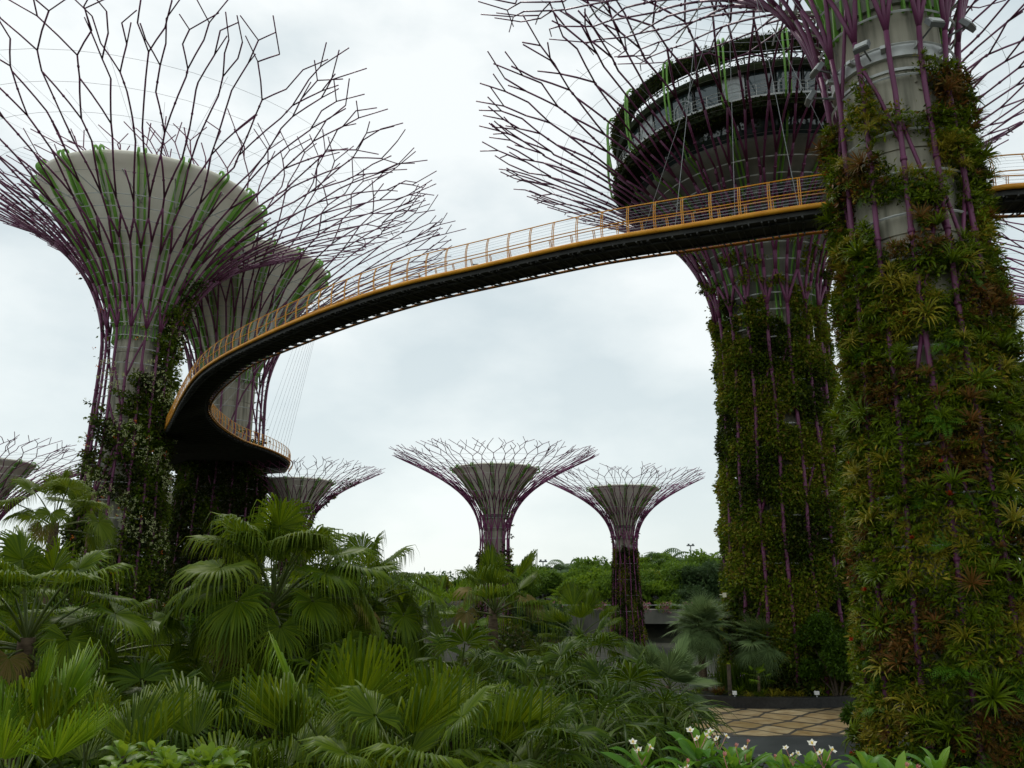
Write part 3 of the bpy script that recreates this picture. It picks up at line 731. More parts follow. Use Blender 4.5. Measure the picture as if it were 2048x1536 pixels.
def leafyplant(seed):
    R = random.Random(seed); V = []; F = []
    for i in range(26):
        a = R.uniform(0, 6.28); e = R.uniform(-.3, 1.2); r_ = R.uniform(.05, .35); l = R.uniform(.12, .22)
        d = Vector((math.cos(a) * math.cos(e), math.sin(a) * math.cos(e), math.sin(e))); p = d * r_; d2 = (d + Vector((R.uniform(-.5, .5), R.uniform(-.5, .5), -.2))).normalized()
        s_ = d2.orthogonal().normalized() * l * .25; b = len(V); V += [tuple(p), tuple(p + d2 * l * .5 + s_), tuple(p + d2 * l), tuple(p + d2 * l * .5 - s_)]; F.append((b, b + 1, b + 2, b + 3))
    return np.array(V), np.array(F), np.zeros(len(F), int)
kinds = {
    'yellow': (rosette(46, .62, .032, 1, 1.15, 2.0), [M['brom_y'], M['red_fl']]),
    'yellow2': (rosette(36, .74, .04, 2, 1.1, 2.4), [M['brom_y'], M['red_fl']]),
    'green': (rosette(42, .70, .042, 3, 1.15, 1.7), [M['brom_g'], M['red_fl']]),
    'green2': (rosette(30, .60, .06, 4, .9, 1.8), [M['brom_g'], M['red_fl']]),
    'bronze': (rosette(40, .55, .034, 5, 1.0, 1.0), [M['brom_r'], M['red_fl']]),
    'red': (rosette(22, .46, .05, 6, .9, 1.3, True), [M['brom_g'], M['red_fl']]),
    'fern': (fernplant(7), [M['fern']]), 'leafy': (leafyplant(8), [M['brom_g']]), 'leafyy': (leafyplant(9), [M['brom_y']])}
KM = {k: npmesh('bromeliad_' + k, v[0][0], v[0][1], v[1], v[0][2]) for k, v in kinds.items()}
T = TW['N']
def nz(a, z): return (math.sin(a * 4.1 + z * 1.9) + math.sin(a * 7.7 - z * 1.3 + 1) + math.sin(z * 2.7 + a * 2 + 2)) / 3
def dN(a, z):      # a in degrees to the right of the viewing direction
    if z < 13.2: return .99
    if z < 17.5: return .72 + .25 * math.exp(-((abs(a) - 75) / 30) ** 2)
    d = .95 * math.exp(-((a + 74) / 19) ** 2) * (z < 23) + .95 * math.exp(-((a - 72) / 22) ** 2) * (z < 24)
    d += .05 * (z < 24) + .75 * math.exp(-((a + 22) / 16) ** 2) * math.exp(-((z - 21.5) / 2.5) ** 2) + .8 * math.exp(-((a - 14) / 17) ** 2) * math.exp(-((z - 19.3) / 1.6) ** 2)
    d += .7 * math.exp(-((a - 38) / 14) ** 2) * math.exp(-((z - 22.4) / 1.8) ** 2) + .6 * math.exp(-((a + 40) / 14) ** 2) * math.exp(-((z - 17.8) / 2.2) ** 2)
    return d
def plant_mat(T, al, z, off, R, s):
    th = T.face + al; r = T.rz(T.tz(z))[0] + off
    ax = Vector((math.cos(th), math.sin(th), R.uniform(.4, 2.0))).normalized()
    rot = ax.to_track_quat('Z', 'Y').to_matrix().to_4x4() @ Matrix.Rotation(R.uniform(0, 6.28), 4, 'Z')
    return Matrix.Translation((r * math.cos(th), r * math.sin(th), z)) @ rot @ Matrix.Scale(s, 4)
R = random.Random(77)
und = {k: [] for k in kinds}
cnt = 0
def species(a, z):      # plants grow in patches of one kind
    v = math.sin(a * 2.3 + z * .9 + 1) + math.sin(z * 1.7 - a * 3.1); w = math.sin(a * 3.7 - z * 1.1 + 4) + math.sin(z * .8 + a * 1.3)
    return v, w
while cnt < 3600:
    a = R.uniform(-2.0, 2.0); z = R.uniform(.2, 24.3)
    if nz(a, z) * .5 + .5 + R.uniform(-.12, .12) > dN(math.degrees(a), z) * 1.1: continue
    v, w = species(a, z)
    if v > .7: pw = [.1, .05, .1, .4, .05, .1, .3]
    elif v < -.8: pw = [.1, .1, .5, .05, .05, .15, .05]
    elif w > .6: pw = [.1, .1, .05, .02, .35, .4, .05]
    else: pw = [.32, .2, .08, .06, .06, .25, .05]
    k = R.choices(['green', 'green2', 'bronze', 'yellow', 'fern', 'leafy', 'leafyy'], pw)[0]
    und[k].append(plant_mat(T, a, z, R.uniform(-.25, .2), R, R.uniform(.3, .8))); cnt += 1
Lv = Leaves(); ml = [M['brom_g'], M['brom_y'], M['brom_r'], M['fern']]
mid = {'green': 0, 'green2': 0, 'bronze': 2, 'yellow': 1, 'fern': 3, 'leafy': 0, 'leafyy': 1, 'yellow2': 1, 'red': 0}
for k, ms_ in und.items():
    if not ms_: continue
    V, F, MI = kinds[k][0]; s_ = stamp((V, F, np.full(len(F), mid[k])), ms_)
    for v, f, m_ in zip(s_.V, s_.F, s_.MI): Lv.V.append(v); Lv.F.append(f + Lv.o); Lv.MI.append(m_)
    Lv.o += s_.o
rg = np.random.default_rng(8)
n_ = 120000; al = rg.uniform(-2.1, 2.1, n_); z = rg.uniform(0, 24, n_)
kp = np.array([nz(a, q) * .5 + .5 + rg.normal(0, .1) < dN(math.degrees(a), q) * 1.05 - .02 for a, q in zip(al, z)]); al, z = al[kp], z[kp]
rr = np.interp(z, np.linspace(0, 24, 100), [T.rz(T.tz(q))[0] for q in np.linspace(0, 24, 100)]) + rg.uniform(-.45, .30, len(z)) + .12 * np.sin(al * 6 + z * 2.2); th = T.face + al
P = np.stack([rr * np.cos(th), rr * np.sin(th), z], 1); Nn = np.stack([np.cos(th), np.sin(th), 0 * th], 1)
V, F = leaf_arrays(P, Nn, rg.uniform(.10, .27, len(P)), rg, .3, .32, .6)
fld = np.sin(al * 2.3 + z * .9 + 1) + np.sin(z * 1.7 - al * 3.1) + rg.normal(0, .6, len(z)); Lv.add(V, F, np.choose(np.digitize(fld, [-1.3, -.6, .9, 1.5]), [2, 4, 0, 0, 1]))
o = link('vertical_garden', Lv.mesh('vertical_garden', ml + [M['creeper_d']]), None, (T.x, T.y, 0))
tag(o, 'dense mixed undergrowth of small plants clothing the nearest trunk', 'wall planting', kind='stuff')
lab = {'yellow': ('yellow-green spiky bromeliad growing on the nearest trunk', 'yellow spiky bromeliads on the nearest trunk'),
       'yellow2': ('yellow-green bromeliad with long arching leaves on the nearest trunk', 'yellow arching bromeliads on the nearest trunk'),
       'green': ('dark green long-leaved bromeliad growing on the nearest trunk', 'green long-leaved bromeliads on the nearest trunk'),
       'green2': ('green broad-leaved drooping bromeliad on the nearest trunk', 'green broad-leaved bromeliads on the nearest trunk'),
       'bronze': ('brownish bronze bromeliad growing on the nearest trunk', 'bronze bromeliads on the nearest trunk'),
       'red': ('bromeliad with a red flower head on the nearest trunk', 'red-flowered bromeliads on the nearest trunk'),
       'fern': ('light green fern growing on the nearest trunk', 'ferns on the nearest trunk')}
placed = []
tries = 0
while len(placed) < 290 and tries < 12000:
    tries += 1
    a = R.uniform(-1.62, 1.62); z = R.uniform(1.6, 23.5)
    if nz(a, z) * .5 + .5 > dN(math.degrees(a), z) * 1.05: continue
    r_ = T.rz(T.tz(z))[0]
    if any(math.hypot((a - b) * r_, z - q) < .38 for b, q in placed): continue
    placed.append((a, z))
    red_w = .10 if (abs(math.degrees(a) + 70) < 22 or z < 10) else .03
    v, w = species(a, z)
    pw = [.30, .25, .18, .1, .08, red_w, .03] if v > .75 else ([.05, .05, .2, .1, .45, red_w, .05] if v < -.9 else [.12, .10, .34, .22, .10, red_w, .10])
    k = R.choices(['yellow', 'yellow2', 'green', 'green2', 'bronze', 'red', 'fern'], pw)[0]
    o = link('bromeliad' if k != 'fern' else 'fern', KM[k])
    s_ = .45 + .85 * R.random() ** 1.4; A = Matrix.Translation((T.x, T.y, 0)) @ plant_mat(T, a, z, R.uniform(.05, .35), R, s_)
    o.matrix_world = A
    tag(o, lab[k][0], 'bromeliad' if k != 'fern' else 'fern', lab[k][1])

# ------------------------------------------------------------------ aerial walkway
near = [(44, 29.5), (36, 26.5), (28, 25), (22, 24.6), (17.5, 24.9), (16.1, 25.3), (11.3, 26.3), (7.1, 27.9), (3.0, 29.6), (-1.4, 32.1), (-5.3, 34.4), (-9.0, 37.4), (-13.0, 41.3), (-17.2, 45.9), (-20.5, 50.4), (-24.0, 56.6), (-28.2, 64.7), (-31.3, 70.8), (-34.1, 77.5), (-37.6, 84.5), (-40.5, 92), (-37, 99.5)]
far_ = [(44, 31.6), (36, 28.6), (28, 27.1), (22.4, 26.7), (18.0, 26.9), (16.6, 27.3), (12.0, 28.2), (8.0, 29.7), (4.0, 31.3), (-.2, 33.7), (-3.9, 36.0), (-7.5, 38.9), (-11.5, 42.7), (-15.6, 47.0), (-18.4, 51.0), (-21.4, 56.0), (-23.6, 61.0), (-24.9, 67.5), (-25.2, 74.6), (-24.2, 80.5), (-24.4, 88), (-27, 96)]
def cr_spline(P, n):
    out_ = []
    for i in range(len(P) - 1):
        p = [P[max(0, i - 1)], P[i], P[i + 1], P[min(len(P) - 1, i + 2)]]
        for k in range(n):
            t = k / n; out_.append(tuple(.5 * ((2 * p[1][c]) + (-p[0][c] + p[2][c]) * t + (2 * p[0][c] - 5 * p[1][c] + 4 * p[2][c] - p[3][c]) * t * t + (-p[0][c] + 3 * p[1][c] - 3 * p[2][c] + p[3][c]) * t ** 3) for c in (0, 1)))
    out_.append(P[-1]); return out_
NS = 8; E1 = cr_spline(near, NS); E2 = cr_spline(far_, NS); ZD = 20.2
E3 = [(x + (u - x) / math.hypot(u - x, v - y) * .02, y + (v - y) / math.hypot(u - x, v - y) * .02) for (x, y), (u, v) in zip(E2, E1)]     # outrigger line
E2 = [(x + (u - x) / math.hypot(u - x, v - y) * .5, y + (v - y) / math.hypot(u - x, v - y) * .5) for (x, y), (u, v) in zip(E2, E1)]       # deck edge
walk = empty('aerial_walkway', (0, 0, 0), 'curving orange walkway hung high between the tree towers', 'walkway')
mb = MB(); k = len(E1); vs = []
for (a, b) in zip(E1, E2): vs += [(a[0], a[1], ZD + .02), (b[0], b[1], ZD + .02), (b[0], b[1], ZD - .24), (a[0], a[1], ZD - .26)]
fs = []
for i in range(k - 1):
    b = i * 4; c = b + 4
    fs += [(b, b + 1, c + 1, c), (b + 1, b + 2, c + 2, c + 1), (b + 2, b + 3, c + 3, c + 2), (b + 3, b, c, c + 3)]
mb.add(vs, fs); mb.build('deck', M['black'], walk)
def pl(E, z, off=0, other=None):
    if other is None: return [(x, y, z) for x, y in E]
    o_ = []
    for (x, y), (u, v) in zip(E, other):
        d = math.hypot(u - x, v - y); o_.append((x + (x - u) / d * off, y + (y - v) / d * off, z))
    return o_
mb = MB(); mb.tube(pl(E1, ZD, .12, E2), .10, 10); mb.tube(pl(E2, ZD - .02, .1, E1), .10, 8); mb.build('edge_tube', M['orange'], walk, smooth=True)
mb = MB(); mb.tube(pl(E3, ZD - .14), .065, 8); mb.build('lower_chord', M['orange_d'], walk, smooth=True)
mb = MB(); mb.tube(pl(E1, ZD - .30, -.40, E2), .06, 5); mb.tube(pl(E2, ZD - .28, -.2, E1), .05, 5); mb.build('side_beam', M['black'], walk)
# resample by length along the near edge
Ls = [0]
for a, b in zip(E1, E1[1:]): Ls.append(Ls[-1] + math.hypot(b[0] - a[0], b[1] - a[1]))
def at(E, s_):
    for i in range(len(Ls) - 1):
        if Ls[i + 1] >= s_:
            f = (s_ - Ls[i]) / (Ls[i + 1] - Ls[i]); return (E[i][0] + (E[i + 1][0] - E[i][0]) * f, E[i][1] + (E[i + 1][1] - E[i][1]) * f)
    return E[-1]
tot = Ls[-1]
s_ = .3; nb = 0
beam_mb = MB()
while s_ < tot - 20:
    a, b = Vector((*at(E1, s_), 0)), Vector((*at(E2, s_), 0)); d = (b - a).normalized(); t = Vector((-d.y, d.x, 0)); 
    for o_ in (-.12, .12):
        p0 = a + t * o_ + Vector((0, 0, ZD - .16)); p1 = b + t * o_ + Vector((0, 0, ZD - .22)); p2 = b + d * .47 + t * o_ + Vector((0, 0, ZD - .15))
        beam_mb.tube([p0 - Vector((0, 0, .16)), p1 - Vector((0, 0, .05)), p2], .035, 4)
    s_ += .95
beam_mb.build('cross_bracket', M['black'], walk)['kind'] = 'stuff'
rb_ = MB(); s_ = .1
while s_ < tot - .2:
    a, b = Vector((*at(E1, s_), 0)), Vector((*at(E2, s_), 0)); rb_.tube([a + Vector((0, 0, ZD - .28)), b + Vector((0, 0, ZD - .27))], .035, 4); s_ += .47
rb_.build('deck_rib', M['deckrib'], walk)['kind'] = 'stuff'
# railing posts on the near edge
post_pts = []; s_ = .5; step = 1.06
restm = MB()
def post(mbx, a, b, h=1.25):
    a = Vector((*a, 0)); b = Vector((*b, 0)); d = (a - b).normalized(); t = Vector((-d.y, d.x, 0)); a = a + d * .10
    prof_ = [(0, .08), (.03, .35), (.04, .75), (-.02, 1.05), (-.10, h)]
    for o_ in (-.035, .035):
        mbx.tube([a + d * q + t * o_ + Vector((0, 0, ZD + z)) for q, z in prof_], .018, 4)
cntp = 0; sl = []
while s_ < tot - .5: sl.append(s_); s_ += step
st_i = [i for i, q in enumerate(sl) if q > 22][:100]
for i, q in enumerate(sl):
    if i in st_i:
        m_ = MB(); post(m_, at(E1, q), at(E2, q)); m_.build('railing_post', M['orange'], walk)
    else: post(restm, at(E1, q), at(E2, q))
o = restm.build('end_railing_post', M['orange'], walk)
m_ = MB(); s_ = .5; sf = []
while s_ < tot - .5:
    m_.__class__; post(m_, at(E2, s_), at(E1, s_)); s_ += 1.06
o = m_.build('far_railing_post', M['orange'], walk); o['kind'] = 'stuff'
def railpl(E, Eo, z, off): return pl(E, ZD + z, off, Eo)
mb = MB(); mb.tube(railpl(E1, E2, 1.25, .0), .024, 6); mb.tube(railpl(E2, E1, 1.25, .0), .024, 6); mb.build('handrail', M['orange'], walk)
mb = MB(); mb.tube(railpl(E1, E2, .58, .14), .022, 5); mb.tube(railpl(E2, E1, .58, .14), .022, 5); mb.build('mid_rail', M['orange'], walk)
mb = MB()
for z in (.22, .34, .46, .72, .86, 1.0, 1.13):
    mb.tube(railpl(E1, E2, z, .13 if z < .9 else .06), .006, 3, caps=False); mb.tube(railpl(E2, E1, z, .13 if z < .9 else .06), .006, 3, caps=False)
mb.build('railing_wire', M['wire'], walk)
mb = MB(); q = (-1.6, 32.55, ZD + .25)
mb.box(q, (.26, .05, .22)); mb.box((q[0] + .03, q[1] - .04, q[2] + .02), (.1, .02, .06), 1); mb.tube([(q[0], q[1], q[2] - .2), q], .015, 4)
mb.build('sign_plate', [M['lamp'], M['white']], walk)
# suspension cables
def cable(p0, p1, r=.012):
    m_ = MB(); m_.tube([p0, p1], r, 4); m_.build('cable', M['wire'], walk)
Tn = TW['N']; Tb = TW['B']
def TP(T, deg, s_):
    v = T.p(T.face + math.radians(deg), s_); return (v.x + T.x, v.y + T.y, v.z)
for i, s0 in enumerate((27, 29.5, 32, 34.5, 37, 39, 41, 12, 15, 18, 21)):
    p_ = at(E1 if i % 2 else E2, s0); hub = TP(Tn, -60 if s0 > 25 else 70, .30 + .03 * (i % 3)); cable((p_[0], p_[1], ZD), hub)
for i, s0 in enumerate((66, 70, 74, 78, 82, 86, 90, 94)):
    p_ = at(E2, s0); hub = TP(Tb, 25 + i * 6, .42 + .03 * (i % 3)); cable((p_[0], p_[1], ZD), hub, .012)
for i in range(9):
    p_ = at(E2, tot - 20 + i * 1.2); hub = TP(Tb, 55 + i * 3, .45); cable((p_[0], p_[1], ZD), hub, .012)

# ------------------------------------------------------------------ fan palms
def fan_frond(seed, elev, n=40, spread=265, R_=.95, joint=.55, droop=1.0, pet=1.1, wseg=1.0, hang=.55, fold=.11, gap=0, ds=None):
    """petiole rising from the origin towards +X at the given elevation, ending in a pleated fan; gravity is -Z"""
    r = random.Random(seed); V = []; F = []; MI = []
    e = math.radians(elev); k = 6; x = z = 0; P = []
    for j in range(k + 1):
        P.append(Vector((x, 0, z))); ee = e - .45 * (j / k) ** 1.5 * (1 if elev < 75 else .25)
        x += pet / k * math.cos(ee); z += pet / k * math.sin(ee)
    m_ = MB(); m_.tube(P, [.026 - .014 * j / k for j in range(k + 1)], 5, caps=False)
    V += [tuple(v) for v in m_.v]; F += m_.f; MI += [1] * len(m_.f)
    C = P[-1]; be = max(-1.4, e - .12 - math.radians(90 - elev) * hang)
    f_ = Vector((math.cos(be), 0, math.sin(be))); sd_ = Vector((0, 1, 0)); up = f_.cross(sd_) * -1
    if up.z < 0 and elev > 0: up = -up
    half = math.radians(spread / 2)
    ds = ds or joint; rows = [.04, .3, joint, ds, (ds + 1) / 2, 1.0] if ds > joint else ([.04, .3, joint, .5 * (joint + 1) - .05, .9, 1.0] if joint > .25 else [.04, joint, .5, .75, .92, 1.0])
    g = Vector((0, 0, -1)); dphi = 2 * half / n
    for i in range(n):
        ph = -half + dphi * (i + .5); rl = R_ * (1 - .28 * (abs(ph) / half) ** 2) * r.uniform(.88, 1.07); ph += r.uniform(-.25, .25) * dphi
        dr = (f_ * math.cos(ph) + sd_ * math.sin(ph)); cone = up * .10
        pos = None; base = len(V); d = (dr + cone).normalized(); prev_rho = 0; pos = C.copy(); dro = droop * r.uniform(.75, 1.25)
        if r.random() < .06: dro *= 2.2; rl *= r.uniform(.7, .95)
        for rho in rows:
            st = (rho - prev_rho) * rl
            if rho > ds + .01:
                t = (rho - ds) / (1 - ds)
                dd = (d * (1 - min(.95, dro * t * t * .9)) + g * dro * t * 1.0).normalized()
            else: dd = d
            pos = pos + dd * st; prev_rho = rho
            if rho <= joint + .01: w = dphi * rho * rl * .5 * (1.02 if (not gap or rho < .35 and gap > .15) else 1 - gap * .5)
            else: w = dphi * joint * rl * .5 * wseg * (1 - gap) * max(.05, (1 - ((rho - joint) / (1 - joint))) ** (.55 if gap > .15 else .85) * .85)
            tan = (sd_ * math.cos(ph) - f_ * math.sin(ph))
            fo = up * (fold * w * 12 if rho <= joint + .01 else w * .5)
            V += [tuple(pos + tan * w - fo * .5), tuple(pos + fo * .5), tuple(pos - tan * w - fo * .5)]
        for j in range(len(rows) - 1):
            b = base + j * 3; F += [(b, b + 1, b + 4, b + 3), (b + 1, b + 2, b + 5, b + 4)]; MI += [0, 0]
    return np.array(V), np.array(F), np.array(MI)
FR = {}
def frond_set(key, mat, elevs, **kw):
    FR[key] = []
    for i, e_ in enumerate(elevs):
        V, F, MI = fan_frond(hash(key) % 100 if False else sum(map(ord, key)) + i * 7, e_, **kw)
        FR[key].append((e_, npmesh('frond_' + key, V, F, [mat, M['petiole']], MI)))
ELEV = [86, 78, 66, 55, 42, 30, 15, 2, -12, -28]
frond_set('drape', M['fan'], ELEV, n=54, spread=290, R_=.95, joint=.47, droop=1.35, pet=1.25, hang=.9)
frond_set('drape_o', M['fan_o'], ELEV, n=54, spread=290, R_=.95, joint=.48, droop=1.2, pet=1.25, hang=.95)
frond_set('stiff', M['fan'], ELEV, n=32, spread=128, R_=1.35, joint=.42, ds=.62, droop=3.0, gap=.22, pet=1.0, hang=.08, wseg=1.35)
frond_set('stiff_l', M['fan_l'], ELEV, n=30, spread=130, R_=1.15, joint=.42, ds=.72, droop=2.6, gap=.2, pet=1.0, hang=.08, wseg=1.35)
frond_set('dark', M['fan_d'], ELEV, n=24, spread=230, R_=.85, joint=.35, droop=.8, pet=.8, hang=.65, wseg=1.3, gap=.05)
frond_set('lady', M['fan_d'], ELEV, n=12, spread=215, R_=.55, joint=.12, droop=.75, pet=.45, hang=.3, wseg=2.6, gap=.1)
frond_set('silver', M['fan_s'], ELEV, n=44, spread=300, R_=.95, joint=.35, droop=.3, pet=.8, hang=.38)
frond_set('bism', M['fan_s'], ELEV, n=50, spread=270, R_=1.5, joint=.7, droop=.15, pet=1.2, hang=.1)
frond_set('aged', M['fan_b'], ELEV, n=40, spread=240, R_=.85, joint=.42, droop=1.6, pet=1.0, hang=.95)
_deadV = fan_frond(3, -55, n=26, spread=200, R_=.9, joint=.4, droop=1.4, pet=.7)
DEAD = npmesh('dry_frond', _deadV[0], _deadV[1], [M['dead'], M['dead']], _deadV[2])
def rand_elev(key, e_):
    return min(FR[key], key=lambda q: abs(q[0] - e_))[1]
def fan_palm(px, py, pz, key, nf, label, s=1.0, seed=1, emin=-28, emax=86, dead=0, group=None, name='fan_palm', light=None, stem=True, trunk_r=.13):
    """crown at (px,py,pz); the trunk goes down to the terrain"""
    R = random.Random(seed); gz = terr(px, py)
    root = empty(name, (px, py, gz), label, 'palm', group)
    h = max(.3, pz - gz)
    if stem:
        m_ = MB(); pts_ = [(math.sin(q * 2 + seed) * .06 * q, math.cos(q * 3 + seed) * .06 * q, h * q) for q in [x / 8 for x in range(9)]]
        m_.tube(pts_, [trunk_r * s * (1.25 - .3 * q / 8 + (.12 if q % 2 else 0)) for q in range(9)], 10); m_.build('trunk', M['trunk'], root, smooth=True)
    for i in range(nf):
        t = (i + .5) / nf; el = emax - (emax - emin) * t ** .85 + R.uniform(-6, 6)
        kk = light if (light and R.random() < .25) else key
        if t > .55 and R.random() < .13 and key in ('drape', 'drape_o', 'stiff'): kk = 'aged'
        fo_ = link('frond', rand_elev(kk, el), root, (0, 0, h - .25 * t * s), i * 2.399 + R.uniform(-.35, .35), s * R.uniform(.78, 1.15) * (.82 + .18 * min(1, t * 3)))
        fo_.rotation_euler = (R.uniform(-.22, .22), R.uniform(-.12, .12), fo_.rotation_euler[2])
    for i in range(dead):
        link('dry_frond', DEAD, root, (0, 0, h - .35), R.uniform(0, 6.28), s * R.uniform(.8, 1))
    return root
CP, SP = math.cos(PITCH), math.sin(PITCH)
def at_px(px, py, Y):      # where a sight line through the photo meets the vertical plane at distance Y
    u = (px - 1024) / 1593; v = (768 - py) / 1593; k = Y / (CP - v * SP); return (u * k, Y, 7 + k * (SP + v * CP))
def P_(px, py, Y, *a, **k): x, y, z = at_px(px, py, Y); return fan_palm(x, y, max(z, terr(x, y) + .4), *a, **k)
big = P_(545, 1205, 15, 'drape', 42, 'big fan palm with broad drooping leaves in front of the walkway-wrapped tower', 1.12, 3, -28, 88, 2, light='drape_o')
for rz_, e_, kk_, sc__ in ((-1.65, 86, 'stiff_l', .95), (-1.2, 78, 'drape', 1.1), (-2.2, 66, 'drape', 1.1)):
    link('frond', rand_elev(kk_, e_), big, (0, 0, big.children[0].dimensions.z if False else at_px(545, 1205, 15)[2] - big.location.z), rz_, sc__)
P_(108, 1045, 24, 'drape_o', 17, 'tall fan palm rising against the sky at the left edge', 1.0, 5, 0, 88, 5)
P_(55, 1275, 13, 'drape', 30, 'large fan palm at the left edge with long pale upright stalks', 1.0, 7, -20, 88)
P_(205, 1300, 15, 'drape', 22, 'shadowy fan palm at the foot of the flowered tower', 1.05, 9, -28, 60)
P_(725, 1215, 19, 'drape', 32, 'fan palm with drooping leaves just right of the big one', 1.15, 12, -28, 84, 1)
P_(870, 1250, 27, 'stiff_l', 16, 'yellowish upright fan palm below the thatched roof', 1.1, 13, 5, 86)
P_(800, 1290, 21, 'dark', 18, 'dark fan palm behind the stiff-leaved foreground ones', 1.3, 14, -20, 75)
P_(990, 1215, 23, 'stiff', 22, 'fan palm with a hanging skirt of leaves below the central tower', 1.0, 15, 0, 88, 0, light='drape')
P_(1010, 1310, 22.6, 'drape_o', 20, 'fan palm with tired drooping leaves below the central tower', 1.0, 16, -28, 20, 6)
P_(690, 1590, 9.5, 'stiff', 15, 'foreground fan palm with stiff upright pleated leaves, nearest the centre left', 1.0, 17, 20, 88, light='stiff_l')
P_(900, 1600, 10.5, 'stiff', 15, 'foreground fan palm with tall leaves ending in hooked tips', 1.05, 18, 10, 88)
P_(450, 1680, 9.0, 'stiff', 13, 'foreground fan palm leaning left with ribbon-like leaf ends', .95, 20, 0, 70)
P_(820, 1690, 8.0, 'drape', 13, 'low fan palm at the bottom edge with arching narrow leaves', .9, 21, 10, 70)
P_(150, 1720, 8.5, 'stiff', 14, 'foreground fan palm with long bluish green leaves at bottom left', .95, 22, 15, 80)
P_(0, 1690, 7.5, 'stiff_l', 11, 'bright yellow-green fan palm in the bottom left corner', .8, 23, 25, 86)
P_(-60, 1240, 18, 'drape', 22, 'fan palm cut off by the left edge behind the one with pale stalks', 1.0, 44, -10, 88)
P_(640, 1240, 18, 'drape', 24, 'shaded fan palm wedged between the big one and its right neighbour', 1.0, 45, -20, 80)
P_(300, 1470, 12.5, 'dark', 18, 'dark low palm between the bottom left palms and the big fan palm', 1.25, 24, -20, 70)
P_(1160, 1270, 24, 'stiff', 18, 'fan palm left of the tower by the overpass', .85, 25, -15, 86)
P_(1000, 1440, 13.5, 'lady', 34, 'dark palm with finger-like leaves at the bottom centre', 1.3, 27, -28, 80, stem=False)
P_(1090, 1400, 15, 'dark', 22, 'dark green palm at the centre of the thicket', 1.15, 28, -25, 80)
P_(1250, 1440, 16, 'dark', 24, 'dark green palm at the right end of the thicket near the plaza', 1.2, 29, -28, 82)
P_(1180, 1490, 11, 'lady', 36, 'dark finger-leaved palm left of the frangipani flowers', 1.4, 30, -28, 80, stem=False)
P_(1330, 1455, 15, 'lady', 34, 'dark finger-leaved palm touching the tan plaza', 1.5, 31, -28, 70, stem=False)
P_(1060, 1530, 9.5, 'dark', 20, 'low dark palm at the bottom edge left of centre right', .9, 32, -25, 70)
P_(1180, 1340, 19, 'dark', 20, 'dark palm above the thicket in front of the overpass tower', 1.15, 33, -20, 80)
P_(1340, 1372, 29, 'bism', 14, 'dark blue-grey palm with huge round stiff leaves', .8, 34, -10, 85)
P_(1402, 1255, 53, 'silver', 60, 'round silvery green palm, left one of the pair before the restaurant tower', 1.5, 35, -28, 88)
P_(1522, 1285, 52.5, 'silver', 60, 'round silvery green palm, right one of the pair before the restaurant tower', 1.55, 36, -28, 88)
P_(1398, 1235, 62, 'silver', 30, 'smaller silvery palm beside the overpass opening', 1.4, 37, -28, 88)
P_(1515, 1352, 50.3, 'stiff_l', 9, 'small yellow-green palm under the silvery pair', .55, 38, 0, 75)
P_(420, 1450, 13, 'dark', 16, 'dark palm low behind the leaning foreground palm', 1.1, 39, -20, 70)
P_(700, 1400, 14, 'dark', 18, 'dark palm behind the stiff foreground fan palms', 1.2, 40, -20, 78)
P_(920, 1370, 16, 'dark', 18, 'dark palm left of the hanging skirt palm', 1.2, 41, -20, 78)

# ------------------------------------------------------------------ shrubs and ground cover
def blob_leaves(blobs, nper, size, seed, shell=.75, droop=.3, out_=.7, aspect=.45):
    rg = np.random.default_rng(seed); VV = []; FF = []; o = 0
    for (cx, cy, cz, rx, ry, rz) in blobs:
        d = rg.normal(0, 1, (nper, 3)); d /= np.linalg.norm(d, axis=1)[:, None]; rad = rg.uniform(shell ** 2, 1, nper) ** .5
        bump = 1 + .22 * np.sin(d[:, 0] * 6 + cx * 3) * np.sin(d[:, 1] * 5 + cy) + .15 * np.sin(d[:, 2] * 9)
        P = d * (rad * bump)[:, None] * np.array([rx, ry, rz]) + np.array([cx, cy, cz])
        V, F = leaf_arrays(P, d, rg.uniform(.6, 1.3, nper) * size, rg, droop, aspect, out_)
        VV.append(V); FF.append(F + o); o += len(V)
    return np.concatenate(VV), np.concatenate(FF)
def crown_mesh(name, R_, H, nb, nper, size, mat, seed, flat=.8):
    r = random.Random(seed); bl = []
    for i in range(nb):
        a = r.uniform(0, 6.28); q = R_ * math.sqrt(r.uniform(0, 1)) * .78; z = H * (1 - (q / R_) ** 2 * .5) * r.uniform(.35, 1)
        s_ = R_ * r.uniform(.25, .42); bl.append((q * math.cos(a), q * math.sin(a), z, s_, s_, s_ * flat))
    V, F = blob_leaves(bl, nper, size, seed, .45)
    return npmesh(name, V, F, [mat]), bl
def bush(x, y, z0, R_, H, label, mat, seed, nb=26, nper=420, size=.16, name='shrub', cat='shrub', group=None, trunk=None):
    root = empty(name, (x, y, terr(x, y)), label, cat, group)
    me, bl = crown_mesh('crown', R_, H, nb, nper, size, mat, seed)
    link('crown', me, root, (0, 0, z0))
    m_ = MB()
    for b in bl[:10]: m_.tube([(0, 0, 0), (b[0] * .3, b[1] * .3, (z0 + b[2]) * .5), (b[0], b[1], z0 + b[2])], [.07, .05, .02], 5)
    m_.build('branches', M['stem'], root)
    return root
bx = at_px(1668, 1300, 50)
bush(bx[0], 50, .3, 2.0, 5.0, 'dense dark green bush between the silvery palms and the nearest trunk', M['bush'], 51, 34, 900, .2)
bx = at_px(1700, 1400, 37); bush(bx[0] + .9, 37, .1, 1.2, 2.0, 'low leafy bush at the right edge of the tan plaza', M['bush'], 52, 20, 600, .17)
